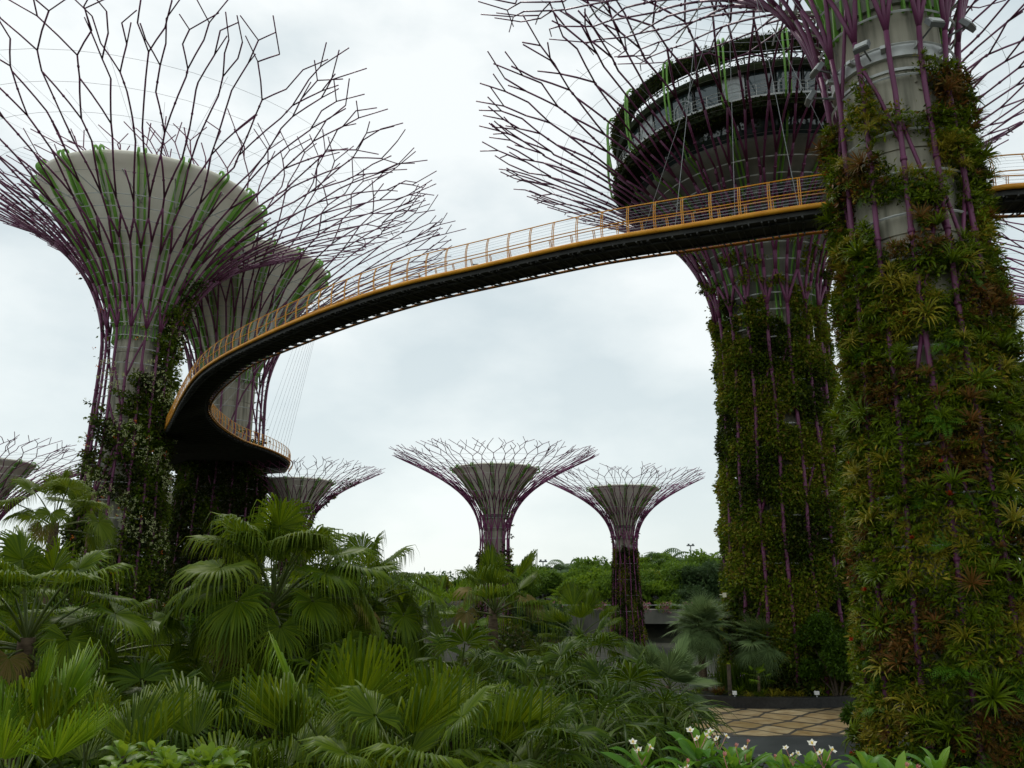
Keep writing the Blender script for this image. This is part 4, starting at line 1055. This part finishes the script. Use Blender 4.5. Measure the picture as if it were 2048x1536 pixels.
shr = [(-7, 27, 3.2, 3.0, 'dark shrub mass under the central palms, left one'), (-1, 29, 3, 3, 'dark shrub mass under the central palms, right one'),
       (4, 26, 2.4, 3.0, 'dark shrub behind the thicket palms'), (-14, 30, 4, 5, 'dark shrub behind the big fan palm'), (-21, 34, 4.5, 6.5, 'dark shrub at the foot of the flowered tower'),
       (-25, 27, 4, 6, 'dark shrub at far left behind the palms'), (5.0, 20, 1.8, 2.6, 'dark shrub among the thicket palms near the plaza'), (-4, 19, 2.4, 3, 'dark shrub in the middle of the thicket'),
       (-9, 20, 2.4, 3.2, 'dark shrub behind the stiff foreground fan palms'), (1.0, 15.5, 1.7, 1.8, 'low dark shrub at the bottom centre'), (-5.5, 12.5, 1.6, 1.4, 'low dark shrub under the foreground fan palms'),
       (-9.5, 14.5, 2.0, 2.4, 'low dark shrub under the big fan palm'), (-29, 48, 5, 7, 'dark leafy tree left behind the fan palms'), (-17, 52, 5, 6, 'dark leafy tree beneath the walkway bend'),
       (23.5, 50.5, 2.6, 5.0, 'bush at the foot of the restaurant tower'), (1, 52, 4, 3.5, 'dark round bush left of the overpass tower')]
for i, (x, y, R_, H, lb) in enumerate(shr):
    bush(x, y, .2, R_, H, lb, M['bush'] if i % 3 else M['creeper_d'], 60 + i, 24, 480, .14 + .0035 * y)
# ground cover
rg = np.random.default_rng(4); n_ = 90000
x = rg.uniform(-30, 30, n_); y = rg.uniform(2.5, 64, n_); k = ~((x > 3.2) & (y > 28) & (y < 50.5)) & (np.abs(x) < y * .8 + 4); x, y = x[k], y[k]
z = np.array([terr(a, b) for a, b in zip(x, y)]) + rg.uniform(0, .55, len(x)) ** 1.5
V, F = leaf_arrays(np.stack([x, y, z], 1), np.tile([0, 0, 1.], (len(x), 1)), rg.uniform(.15, .4, len(x)), rg, -.2, .35, .6)
tag(link('ground_cover', npmesh('ground_cover', V, F, [M['cover']])), 'dark green leafy ground cover under the palms', 'ground cover', kind='stuff')

# ------------------------------------------------------------------ planter at the plaza
pc = (15.5, 60.0); pr = 11.2
def arcp(r_, a): return (pc[0] + r_ * math.sin(a), pc[1] - r_ * math.cos(a))
root = empty('planter', (pc[0], pc[1], 0), 'low curved black granite planter at the back of the tan plaza', 'planter')
m_ = MB(); A0, A1 = -.62, .85
vs = []; nn = 30
for i in range(nn + 1):
    a = A0 + (A1 - A0) * i / nn
    for r_, z_ in ((pr, 0), (pr, .5), (pr + .02, .5), (pr + .02, .62), (pr - .4, .62), (pr - .4, 0)):
        p_ = arcp(r_, a); vs.append((p_[0] - pc[0], p_[1] - pc[1], z_))
m_.add(vs, [(i * 6 + j, i * 6 + j + 1, i * 6 + j + 7, i * 6 + j + 6) for i in range(nn) for j in range(5)]); m_.build('granite_curb', M['granite'], root)
m_ = MB(); m_.lathe([(0.1, .5), (pr - .41, .5)], 40, a0=-PI, a1=0); m_.build('planting_soil', M['soil'], root)
R = random.Random(21)
for i in range(26):
    a = R.uniform(-.5, .62); r_ = pr - R.uniform(.7, 2.2); p_ = arcp(r_, a); k = R.choice(['yellow', 'green', 'bronze', 'green2', 'yellow2', 'bronze'])
    o = link('bromeliad', KM[k], None, (p_[0], p_[1], .5), R.uniform(0, 6.28), R.uniform(.9, 1.3))
    tag(o, {'y': 'low yellow-green bromeliad in the black granite planter', 'g': 'low green bromeliad in the black granite planter', 'b': 'low bronze bromeliad in the black granite planter'}[k[0]], 'bromeliad', {'y': 'yellow bromeliads in the planter', 'g': 'green bromeliads in the planter', 'b': 'bronze bromeliads in the planter'}[k[0]])
# tall reedy planting behind, lilac flowers
rg = np.random.default_rng(9); n_ = 2600
a = rg.uniform(-.35, .7, n_); r_ = pr - rg.uniform(2.4, 3.6, n_); px_ = pc[0] + r_ * np.sin(a); py_ = pc[1] - r_ * np.cos(a)
V, F = leaf_arrays(np.stack([px_, py_, np.full(n_, .5)], 1), np.tile([0, 0, 1.], (n_, 1)), rg.uniform(1.0, 2.3, n_), rg, -4.5, .02, 1.5)
tag(link('reeds', npmesh('reeds', V, F, [M['cover']])), 'thin upright reedy stems behind the planter bromeliads', 'reeds', kind='stuff')
for (px, py, lb) in ((1482, 1352, 'lilac flower on a tall stem beside the wooden post'), (1556, 1356, 'pale lilac flower on a stem behind the planter, middle'), (1604, 1347, 'pale flower on a stem behind the planter, rightmost')):
    q = at_px(px, py, 51.5); root = empty('lilac_flower', (q[0], q[1], .5), lb, 'flower')
    m_ = MB(); m_.tube([(0, 0, 0), (.02, 0, q[2] - .5)], .012, 4); m_.build('flower_stem', M['petiole'], root)
    V, F = leaf_arrays(np.tile([0, 0, q[2] - .5], (26, 1)) + rg.normal(0, .09, (26, 3)), rg.normal(0, 1, (26, 3)), .09, rg, 0, .6, 1.)
    link('flower_head', npmesh('flower_head', V, F, [M['agap']]), root)
q = at_px(1461, 1395, 50.6); root = empty('wooden_post', (q[0], q[1], .5), 'mossy wooden post standing at the left of the planter', 'post')
m_ = MB(); m_.tube([(0, 0, 0), (0, 0, .9), (.01, 0, 1.75), (0, 0, 1.8)], [.13, .12, .12, .09], 9); m_.build('post_shaft', M['stem'], root)
m_ = MB(); m_.tube([(0, 0, 1.78), (0, 0, 1.86)], [.13, .10], 9); m_.build('post_cap', M['creeper_y'], root)
for (px, py, lb, sx) in ((1470, 1400, 'small white spotlight on the planter edge near the wooden post', .22), (1634, 1393, 'small white spotlight at the right end of the planter', .26)):
    q = at_px(px, py, 49.3); root = empty('garden_light', (q[0], q[1], .62), lb, 'garden light')
    m_ = MB(); m_.tube([(0, 0, 0), (0, 0, .12)], .03, 6); m_.box((0, 0, .2), (sx, .14, .2)); m_.build('light_housing', M['white'], root)
for (px, py, Y, lb) in ((1449, 1190, 49.6, 'small cream notice plate low on the restaurant tower, left'), (1670, 1176, 50.8, 'small cream notice plate low on the restaurant tower, right')):
    q = at_px(px, py, Y); root = empty('notice_plate', q, lb, 'plate'); m_ = MB(); m_.box((0, 0, 0), (.22, .04, .26)); m_.tube([(0, .02, 0), (0, 1.2, 0)], .02, 4)
    m_.build('plate_panel', M['plate'], root)

# ------------------------------------------------------------------ overpass, hut, mast
root = empty('overpass', (0, 0, 0), 'grey concrete overpass with flower boxes beyond the small right tower', 'overpass')
m_ = MB(); q0 = at_px(1090, 1225, 104); q1 = at_px(1450, 1228, 104)
m_.box(((q0[0] + q1[0]) / 2 + 4, 105.2, 2.95), (q1[0] - q0[0] + 12, 3.0, 1.7)); m_.box((10, 104.4, 1.3), (6.5, 1.6, 2.55)); m_.box((33, 104.4, 1.3), (5, 1.6, 2.55)); m_.build('concrete_beam', M['concrete_dark'], root)
m_ = MB(); m_.box((22, 107.0, 1.3), (24, .3, 2.55)); m_.build('black_shade_wall', M['black'], root)  # black colour stands in for the shade under the overpass
m_ = MB(); m_.tube([(4, 103.75, 4.35), (38, 103.75, 4.35)], .04, 5)
for i in range(24): m_.tube([(4 + i * 1.45, 103.75, 3.75), (4 + i * 1.45, 103.75, 4.35)], .03, 4)
m_.build('parapet_rail', M['steel'], root)
rg = np.random.default_rng(12); n_ = 9000
P = np.stack([rg.uniform(3.5, 38, n_), rg.uniform(103.3, 105.4, n_), 3.95 + rg.uniform(-.5, .8, n_)], 1); kk = np.sin(P[:, 0] * 1.7) + np.sin(P[:, 0] * 4.1 + 1) > -0.5; P = P[kk]
V, F = leaf_arrays(P, np.tile([0, -1., .5], (len(P), 1)), rg.uniform(.15, .35, len(P)), rg, .3, .5, .5)
mi = np.where((np.sin(P[:, 0] * 2.3 + 1) > .1) & (rg.uniform(0, 1, len(P)) < .5), 1, 0)
tag(link('flower_box_planting', npmesh('flower_box_planting', V, F, [M['bgB'], M['pink_fl']], mi)), 'pink flowering plants spilling over the overpass edge', 'planting', kind='stuff')
q = at_px(856, 1192, 118); root = empty('hut', (q[0], q[1], terr(q[0], q[1])), 'small hut with a grey-brown roof far behind the palms', 'hut')
hz = q[2] - root.location.z
m_ = MB(); m_.box((0, 0, (hz - .2) / 2), (3.6, 3, hz - .2)); m_.build('wall', M['thatch'], root)
m_ = MB(); m_.add([(-2.4, -2, hz - .3), (2.4, -2, hz - .3), (2.4, 2, hz - .3), (-2.4, 2, hz - .3), (-1.5, 0, hz + .9), (1.5, 0, hz + .9)], [(0, 1, 5, 4), (2, 3, 4, 5), (1, 2, 5), (3, 0, 4), (0, 3, 2, 1)]); m_.build('roof', M['thatch'], root)
for (px, py, Y, lb) in ((1381, 1092, 190, 'lamp mast sticking up above the far trees at right'), (1086, 1124, 170, 'thin lamp mast above the far trees left of the small right tower')):
    q = at_px(px, py, Y); root = empty('lamp_mast', (q[0], q[1], 0), lb, 'mast'); m_ = MB(); m_.tube([(0, 0, 0), (0, 0, q[2])], [.22, .14], 6); m_.build('mast_pole', M['steel'], root)
    m_ = MB(); m_.box((0, 0, q[2] + .1), (1.7, .9, .25)); m_.box((-.5, -.3, q[2] + .35), (.4, .3, .3)); m_.box((.5, -.3, q[2] + .35), (.4, .3, .3)); m_.build('lamp_head', M['lamp'], root)

# ------------------------------------------------------------------ far trees on the rising ground
def feather_palm_mesh(seed, L=3.2, nf=16, mat='bgP', droop=1.2):
    r = random.Random(seed); V = []; F = []
    for i in range(nf):
        a = i * 2.399; e = r.uniform(-.1, 1.25); x = z = 0; ca, sa = math.cos(a), math.sin(a)
        for j in range(14):
            t = j / 14; ee = e - droop * t * 1.3; x2 = x + L / 14 * math.cos(ee); z2 = z + L / 14 * math.sin(ee)
            w = L * .26 * math.sin(PI * min(1, .15 + t * .85)); c = Vector((x * ca, x * sa, z)); f_ = Vector((ca, sa, 0)) * .12 * L
            for sd_ in (-1, 1):
                s_ = Vector((-sa, ca, 0)) * sd_; b = len(V)
                V += [tuple(c), tuple(c + s_ * w * .5 + f_ * .4 + Vector((0, 0, -.02))), tuple(c + s_ * w + f_ - Vector((0, 0, w * .6))), tuple(c + s_ * w * .4 + f_ * .9 - Vector((0, 0, .15)))]; F.append((b, b + 1, b + 2, b + 3))
            x, z = x2, z2
    return npmesh('palm_crown', V, F, [M[mat]])
PC = [feather_palm_mesh(1), feather_palm_mesh(2, 2.6, 14, 'bgB', 1.0), feather_palm_mesh(3, 3.4, 12, 'bgP', 1.7)]
BC = [crown_mesh('crown', 3.0, 3.6, 20, 330, .42, M['bgA'], 201)[0], crown_mesh('crown', 3.4, 2.8, 20, 330, .42, M['bgA'], 202, .55)[0], crown_mesh('crown', 2.6, 4.0, 18, 330, .38, M['bgC'], 203)[0],
      crown_mesh('crown', 2.4, 2.6, 16, 300, .38, M['bgB'], 204, .6)[0], crown_mesh('crown', 1.6, 3.0, 10, 300, .36, M['bgY'], 205, 1.5)[0]]
def trunk_mesh(h, r_):
    m_ = MB(); m_.tube([(0, 0, 0), (.1, 0, h * .5), (0, .05, h)], [r_, r_ * .8, r_ * .55], 6); return m_.mesh('trunk', [M['stem']])
TM = [trunk_mesh(1, .16)]
def far_tree(px, py, Y, kind, label, group=None, s=1.0, seed=0):
    x, y, zt = at_px(px, py, Y); gz = terr(x, y); R = random.Random(seed)
    pal = kind.startswith('p'); i = int(kind[1]); me = PC[i] if pal else BC[i]
    top = {'p': 1.3, 'b': (3.6, 2.8, 4.2, 2.6, 3.4)[i]}[kind[0]] * s
    base = max(.3, zt - gz - top)
    if not pal and base > 3: base *= .75
    root = empty('palm_tree' if pal else 'leafy_tree', (x, y, gz), label, 'palm' if pal else 'tree', group, R.uniform(0, 6.28))
    t_ = link('trunk', TM[0], root); t_.scale = (1.2, 1.2, base + (0.2 if pal else 1.2))
    link('crown', me, root, (0, 0, base), 0, s)
GP = {'p0': ('far feathery palm on the rising ground', 'far feathery palms'), 'p1': ('far light green feathery palm on the rising ground', 'far light feathery palms'), 'p2': ('far palm with hanging fronds on the rising ground', 'far drooping palms'),
      'b0': ('far mid-green leafy tree on the rising ground', 'far mid-green trees'), 'b1': ('far spreading flat-topped tree on the rising ground', 'far spreading trees'), 'b2': ('far dark green tree on the rising ground', 'far dark trees'),
      'b3': ('far bright green low tree on the rising ground', 'far bright green trees'), 'b4': ('far golden-green column-shaped tree', 'far golden-green trees')}
FT = [(801, 1142, 95, 'p0', .8, 'dark little palm silhouetted left of the thatched hut'), (842, 1145, 100, 'p1', .9, 'pale palm with raised fronds above the thatched hut'),
      (893, 1155, 110, 'b4', .5, None), (870, 1166, 118, 'b0', .8, None), (925, 1168, 120, 'b1', .8, None), (780, 1170, 112, 'b0', .9, None),
      (1130, 1124, 130, 'p2', 1.1, None), (1142, 1121, 133, 'p2', 1.0, None), (1156, 1128, 131, 'p2', 1.1, None), (1120, 1134, 128, 'p2', .9, None), (1068, 1142, 126, 'p1', 1.0, None), (1100, 1138, 132, 'b2', .9, None), (1060, 1150, 130, 'b0', 1.0, None),
      (1178, 1128, 124, 'b0', 1.15, 'round dense tree with rusty trunk between the drooping palms and small right tower'), (1212, 1134, 128, 'b2', .8, None), (1040, 1165, 120, 'b0', 1.0, None), (1090, 1170, 116, 'b0', .9, None),
      (1290, 1124, 132, 'p1', 1.0, None), (1305, 1128, 130, 'b1', 1.0, None), (1338, 1106, 126, 'p0', 1.2, 'tallest far palm above the trees right of the small right tower'), (1325, 1125, 125, 'b1', 1.0, None), (1365, 1130, 122, 'b0', 1.1, None),
      (1400, 1122, 118, 'b1', 1.2, None), (1430, 1128, 120, 'b1', 1.1, None), (1415, 1150, 112, 'b0', 1.0, None), (1385, 1165, 110, 'b2', 1.0, None), (1300, 1150, 118, 'b4', .8, None), (1318, 1150, 119, 'b4', .75, None), (1352, 1155, 118, 'b4', .7, None),
      (1195, 1162, 112, 'b3', 1.3, None), (1220, 1175, 110, 'b1', .9, None), (1150, 1178, 110, 'b3', .9, None), (1290, 1178, 110, 'p1', .9, None), (1330, 1185, 109, 'b3', .9, None), (1108, 1205, 106, 'p1', .9, None), (1125, 1200, 107, 'p1', .9, None),
      (1165, 1200, 107, 'b3', .5, None), (1060, 1200, 96, 'b2', 1.1, None), (1095, 1215, 98, 'b2', 1.0, None), (1030, 1190, 108, 'b0', 1.0, None), (1395, 1200, 106, 'b2', 1.1, None), (1430, 1180, 108, 'b2', 1.2, None), (975, 1180, 112, 'b1', 1.0, None),
      (700, 1180, 100, 'b0', 1.2, None), (640, 1190, 95, 'b2', 1.2, None), (320, 1150, 110, 'b0', 1.2, None), (20, 1080, 60, 'b0', 1.0, None), (60, 1110, 62, 'b2', 1.0, None), (1250, 1190, 120, 'b0', 1.0, None), (1240, 1150, 124, 'b0', 1.1, None), (1270, 1140, 128, 'b0', 1.0, None), (1700, 1150, 110, 'b0', 1.3, None), (1350, 1205, 106.5, 'b0', .7, None)]
FT += [(1280, 1118, 128, 'b3', 1.2, None), (1350, 1120, 128, 'b3', 1.3, None), (1420, 1108, 122, 'p1', 1.2, None), (1375, 1118, 126, 'p0', 1.1, None), (1300, 1165, 112, 'b1', 1.0, None), (1365, 1172, 111, 'b0', 1.1, None), (1320, 1100, 130, 'p2', 1.2, None), (1180, 1150, 116, 'b1', 1.0, None), (1140, 1150, 118, 'b3', 1.1, None), (1080, 1155, 119, 'b3', 1.1, None), (1130, 1185, 108, 'p1', 1.0, None), (1190, 1190, 108, 'b3', .9, None), (1000, 1160, 125, 'b0', 1.2, None), (950, 1165, 122, 'b3', 1.0, None)]
for i, (px, py, Y, kd, s_, lb) in enumerate(FT):
    far_tree(px, py - (7 if px > 1000 else 0), Y, kd, lb or GP[kd][0], None if lb else GP[kd][1], s_ * (1.12 if px > 1000 else 1), i)
# distant mass of woodland
rg = np.random.default_rng(14); bl = []
for i in range(150):
    a = -150 + 300 * i / 150 + rg.uniform(-2, 2); bl.append((a, 150 + rg.uniform(-12, 25), 5.5 + rg.uniform(-1.5, 1.6), 4.5, 4, 2.6))
V, F = blob_leaves(bl, 260, .8, 15, .6)
tag(link('far_woodland', npmesh('far_woodland', V, F, [M['bgC']])), 'far-off belt of dark woodland on the horizon', 'woodland', kind='stuff')

# ------------------------------------------------------------------ frangipani and the yellowish shrub in the foreground
def broadleaf(L, w, seed, k=5, droop=.6):
    r = random.Random(seed); V = []; F = []; x = z = 0; e = 0
    for j in range(k + 1):
        t = j / k; ww = w * math.sin(PI * (t * .88 + .06)) ** .8 if t < 1 else .003
        V += [(x, ww / 2, z + ww * .18), (x, 0, z), (x, -ww / 2, z + ww * .18)]; ee = -droop * t * t * 1.4 + .1; x += L / k * math.cos(ee); z += L / k * math.sin(ee)
    for j in range(k): b = j * 3; F += [(b, b + 1, b + 4, b + 3), (b + 1, b + 2, b + 5, b + 4)]
    return np.array(V), np.array(F), np.zeros(len(F), int)
def shoot_mesh(seed, mat, L, w, nl, name):
    r = random.Random(seed); out_ = Leaves(); T0 = [broadleaf(L, w, s, droop=.3 + .5 * s) for s in range(3)]
    for i in range(nl):
        t = i / nl; el = 1.15 - 1.25 * t + r.uniform(-.15, .15); a = i * 2.399 + r.uniform(-.2, .2); s_ = r.uniform(.75, 1.1) * (.6 + .5 * min(1, t * 2))
        A = Matrix.Translation((0, 0, -.09 * t * (L / .2))) @ Matrix.Rotation(a, 4, 'Z') @ Matrix.Rotation(-el, 4, 'Y') @ Matrix.Translation((.015, 0, 0)) @ Matrix.Rotation(r.uniform(-.3, .3), 4, 'X') @ Matrix.Scale(s_, 4)
        V, F, MI = T0[i % 3]; A = np.array(A); out_.add(V @ A[:3, :3].T + A[:3, 3], F, MI)
    return out_.mesh(name, [mat])
SH = [shoot_mesh(s, M['plum'], .28, .082, 14, 'leaf_cluster') for s in (1, 2, 3)]
SO = [shoot_mesh(s, M['obov'], .17, .078, 13, 'leaf_cluster') for s in (4, 5, 6)]
def flower_mesh(seed, n=4):
    r = random.Random(seed); m_ = MB()
    for q in range(n):
        c = Vector((r.uniform(-.05, .05), r.uniform(-.05, .05), r.uniform(.02, .10))); ax = Vector((r.uniform(-.7, .7), r.uniform(-1, .3), .8)).normalized(); u = ax.orthogonal().normalized(); w = ax.cross(u)
        op = r.random() > .3
        for i in range(5):
            a = 2 * PI * i / 5; d = (u * math.cos(a) + w * math.sin(a)); t = (w * math.cos(a) - u * math.sin(a)); l = .030 if op else .012; rise = .012 if op else .035
            p0 = c; p1 = c + d * l * .55 + t * .011 + ax * rise * .6; p2 = c + d * l + ax * rise; p3 = c + d * l * .55 - t * .011 + ax * rise * .6
            m_.add([p0, p1, p2, p3], [(0, 1, 2, 3)], 0 if op else 1)
        m_.tube([c - ax * .004 + ax * .006, c + ax * .014], .0055, 5, m=2)
        m_.tube([(0, 0, -.05), c], .003, 4, m=1)
    return m_.mesh('flower_cluster', [M['petal'], M['bud'], M['petal_y']])
FL = [flower_mesh(s, n) for s, n in ((1, 3), (2, 2), (3, 1))]
def plume(px, py, Y, label, nshoots, spread, seed, meshes, flowers=True, fl=.5, name='frangipani', cat='shrub', hvar=.25, s=1):
    x, y, z = at_px(px, py, Y); gz = terr(x, y); R = random.Random(seed); root = empty(name, (x, y, gz), label, cat); h = z - gz
    m_ = MB(); fork = Vector((0, 0, max(.1, h - .45)))
    m_.tube([(0, 0, 0), (.02, 0, fork.z * .5), fork], [.05, .04, .03], 7)
    for i in range(nshoots):
        a = i * 2.399 + seed; q = spread * math.sqrt((i + .3) / nshoots); tip = Vector((q * math.cos(a), q * math.sin(a) * .7, h - R.uniform(0, hvar) - (q / spread) * .08))
        mid = fork.lerp(tip, .5) + Vector((math.cos(a) * .06, math.sin(a) * .06, -.04)); m_.tube([fork, mid, tip], [.024, .018, .012], 6)
        link('leaf_cluster', meshes[i % 3], root, tip, R.uniform(0, 6.28), s * R.uniform(.62, 1.05))
        if flowers and R.random() < fl: link('flower_cluster', FL[i % 3], root, tip + Vector((R.uniform(-.05, .05), -.05, .06)), R.uniform(0, 1), R.uniform(.75, 1.05))
    m_.build('branches', M['stem'], root, smooth=True)
plume(1385, 1492, 5.3, 'flowering frangipani left of the dark road, leaves pale green', 7, .33, 1, SH, fl=.6)
plume(1500, 1482, 5.6, 'slender frangipani with pink buds in front of the dark road', 4, .28, 2, SH, fl=.9, hvar=.2, s=.75)
plume(1600, 1505, 5.4, 'short frangipani with a few white blooms in front of the dark road', 4, .28, 3, SH, fl=.8, hvar=.3, s=.8)
plume(1660, 1505, 5.2, 'small frangipani shoot beside the nearest trunk', 3, .15, 4, SH, fl=.6, s=.8)
plume(1790, 1512, 5.0, 'broad frangipani with white flowers before the nearest trunk', 9, .42, 5, SH, fl=.5)
plume(1920, 1570, 4.7, 'frangipani barely showing at the bottom right', 5, .3, 6, SH, fl=.3)
plume(330, 1492, 5.2, 'yellow-green leafy shrub at the bottom left', 22, .55, 8, SO, flowers=False, name='shrub', hvar=.3)
plume(440, 1510, 5.0, 'yellow-green leafy shrub under the leaning fan palm', 14, .35, 9, SO, flowers=False, name='shrub', hvar=.2)
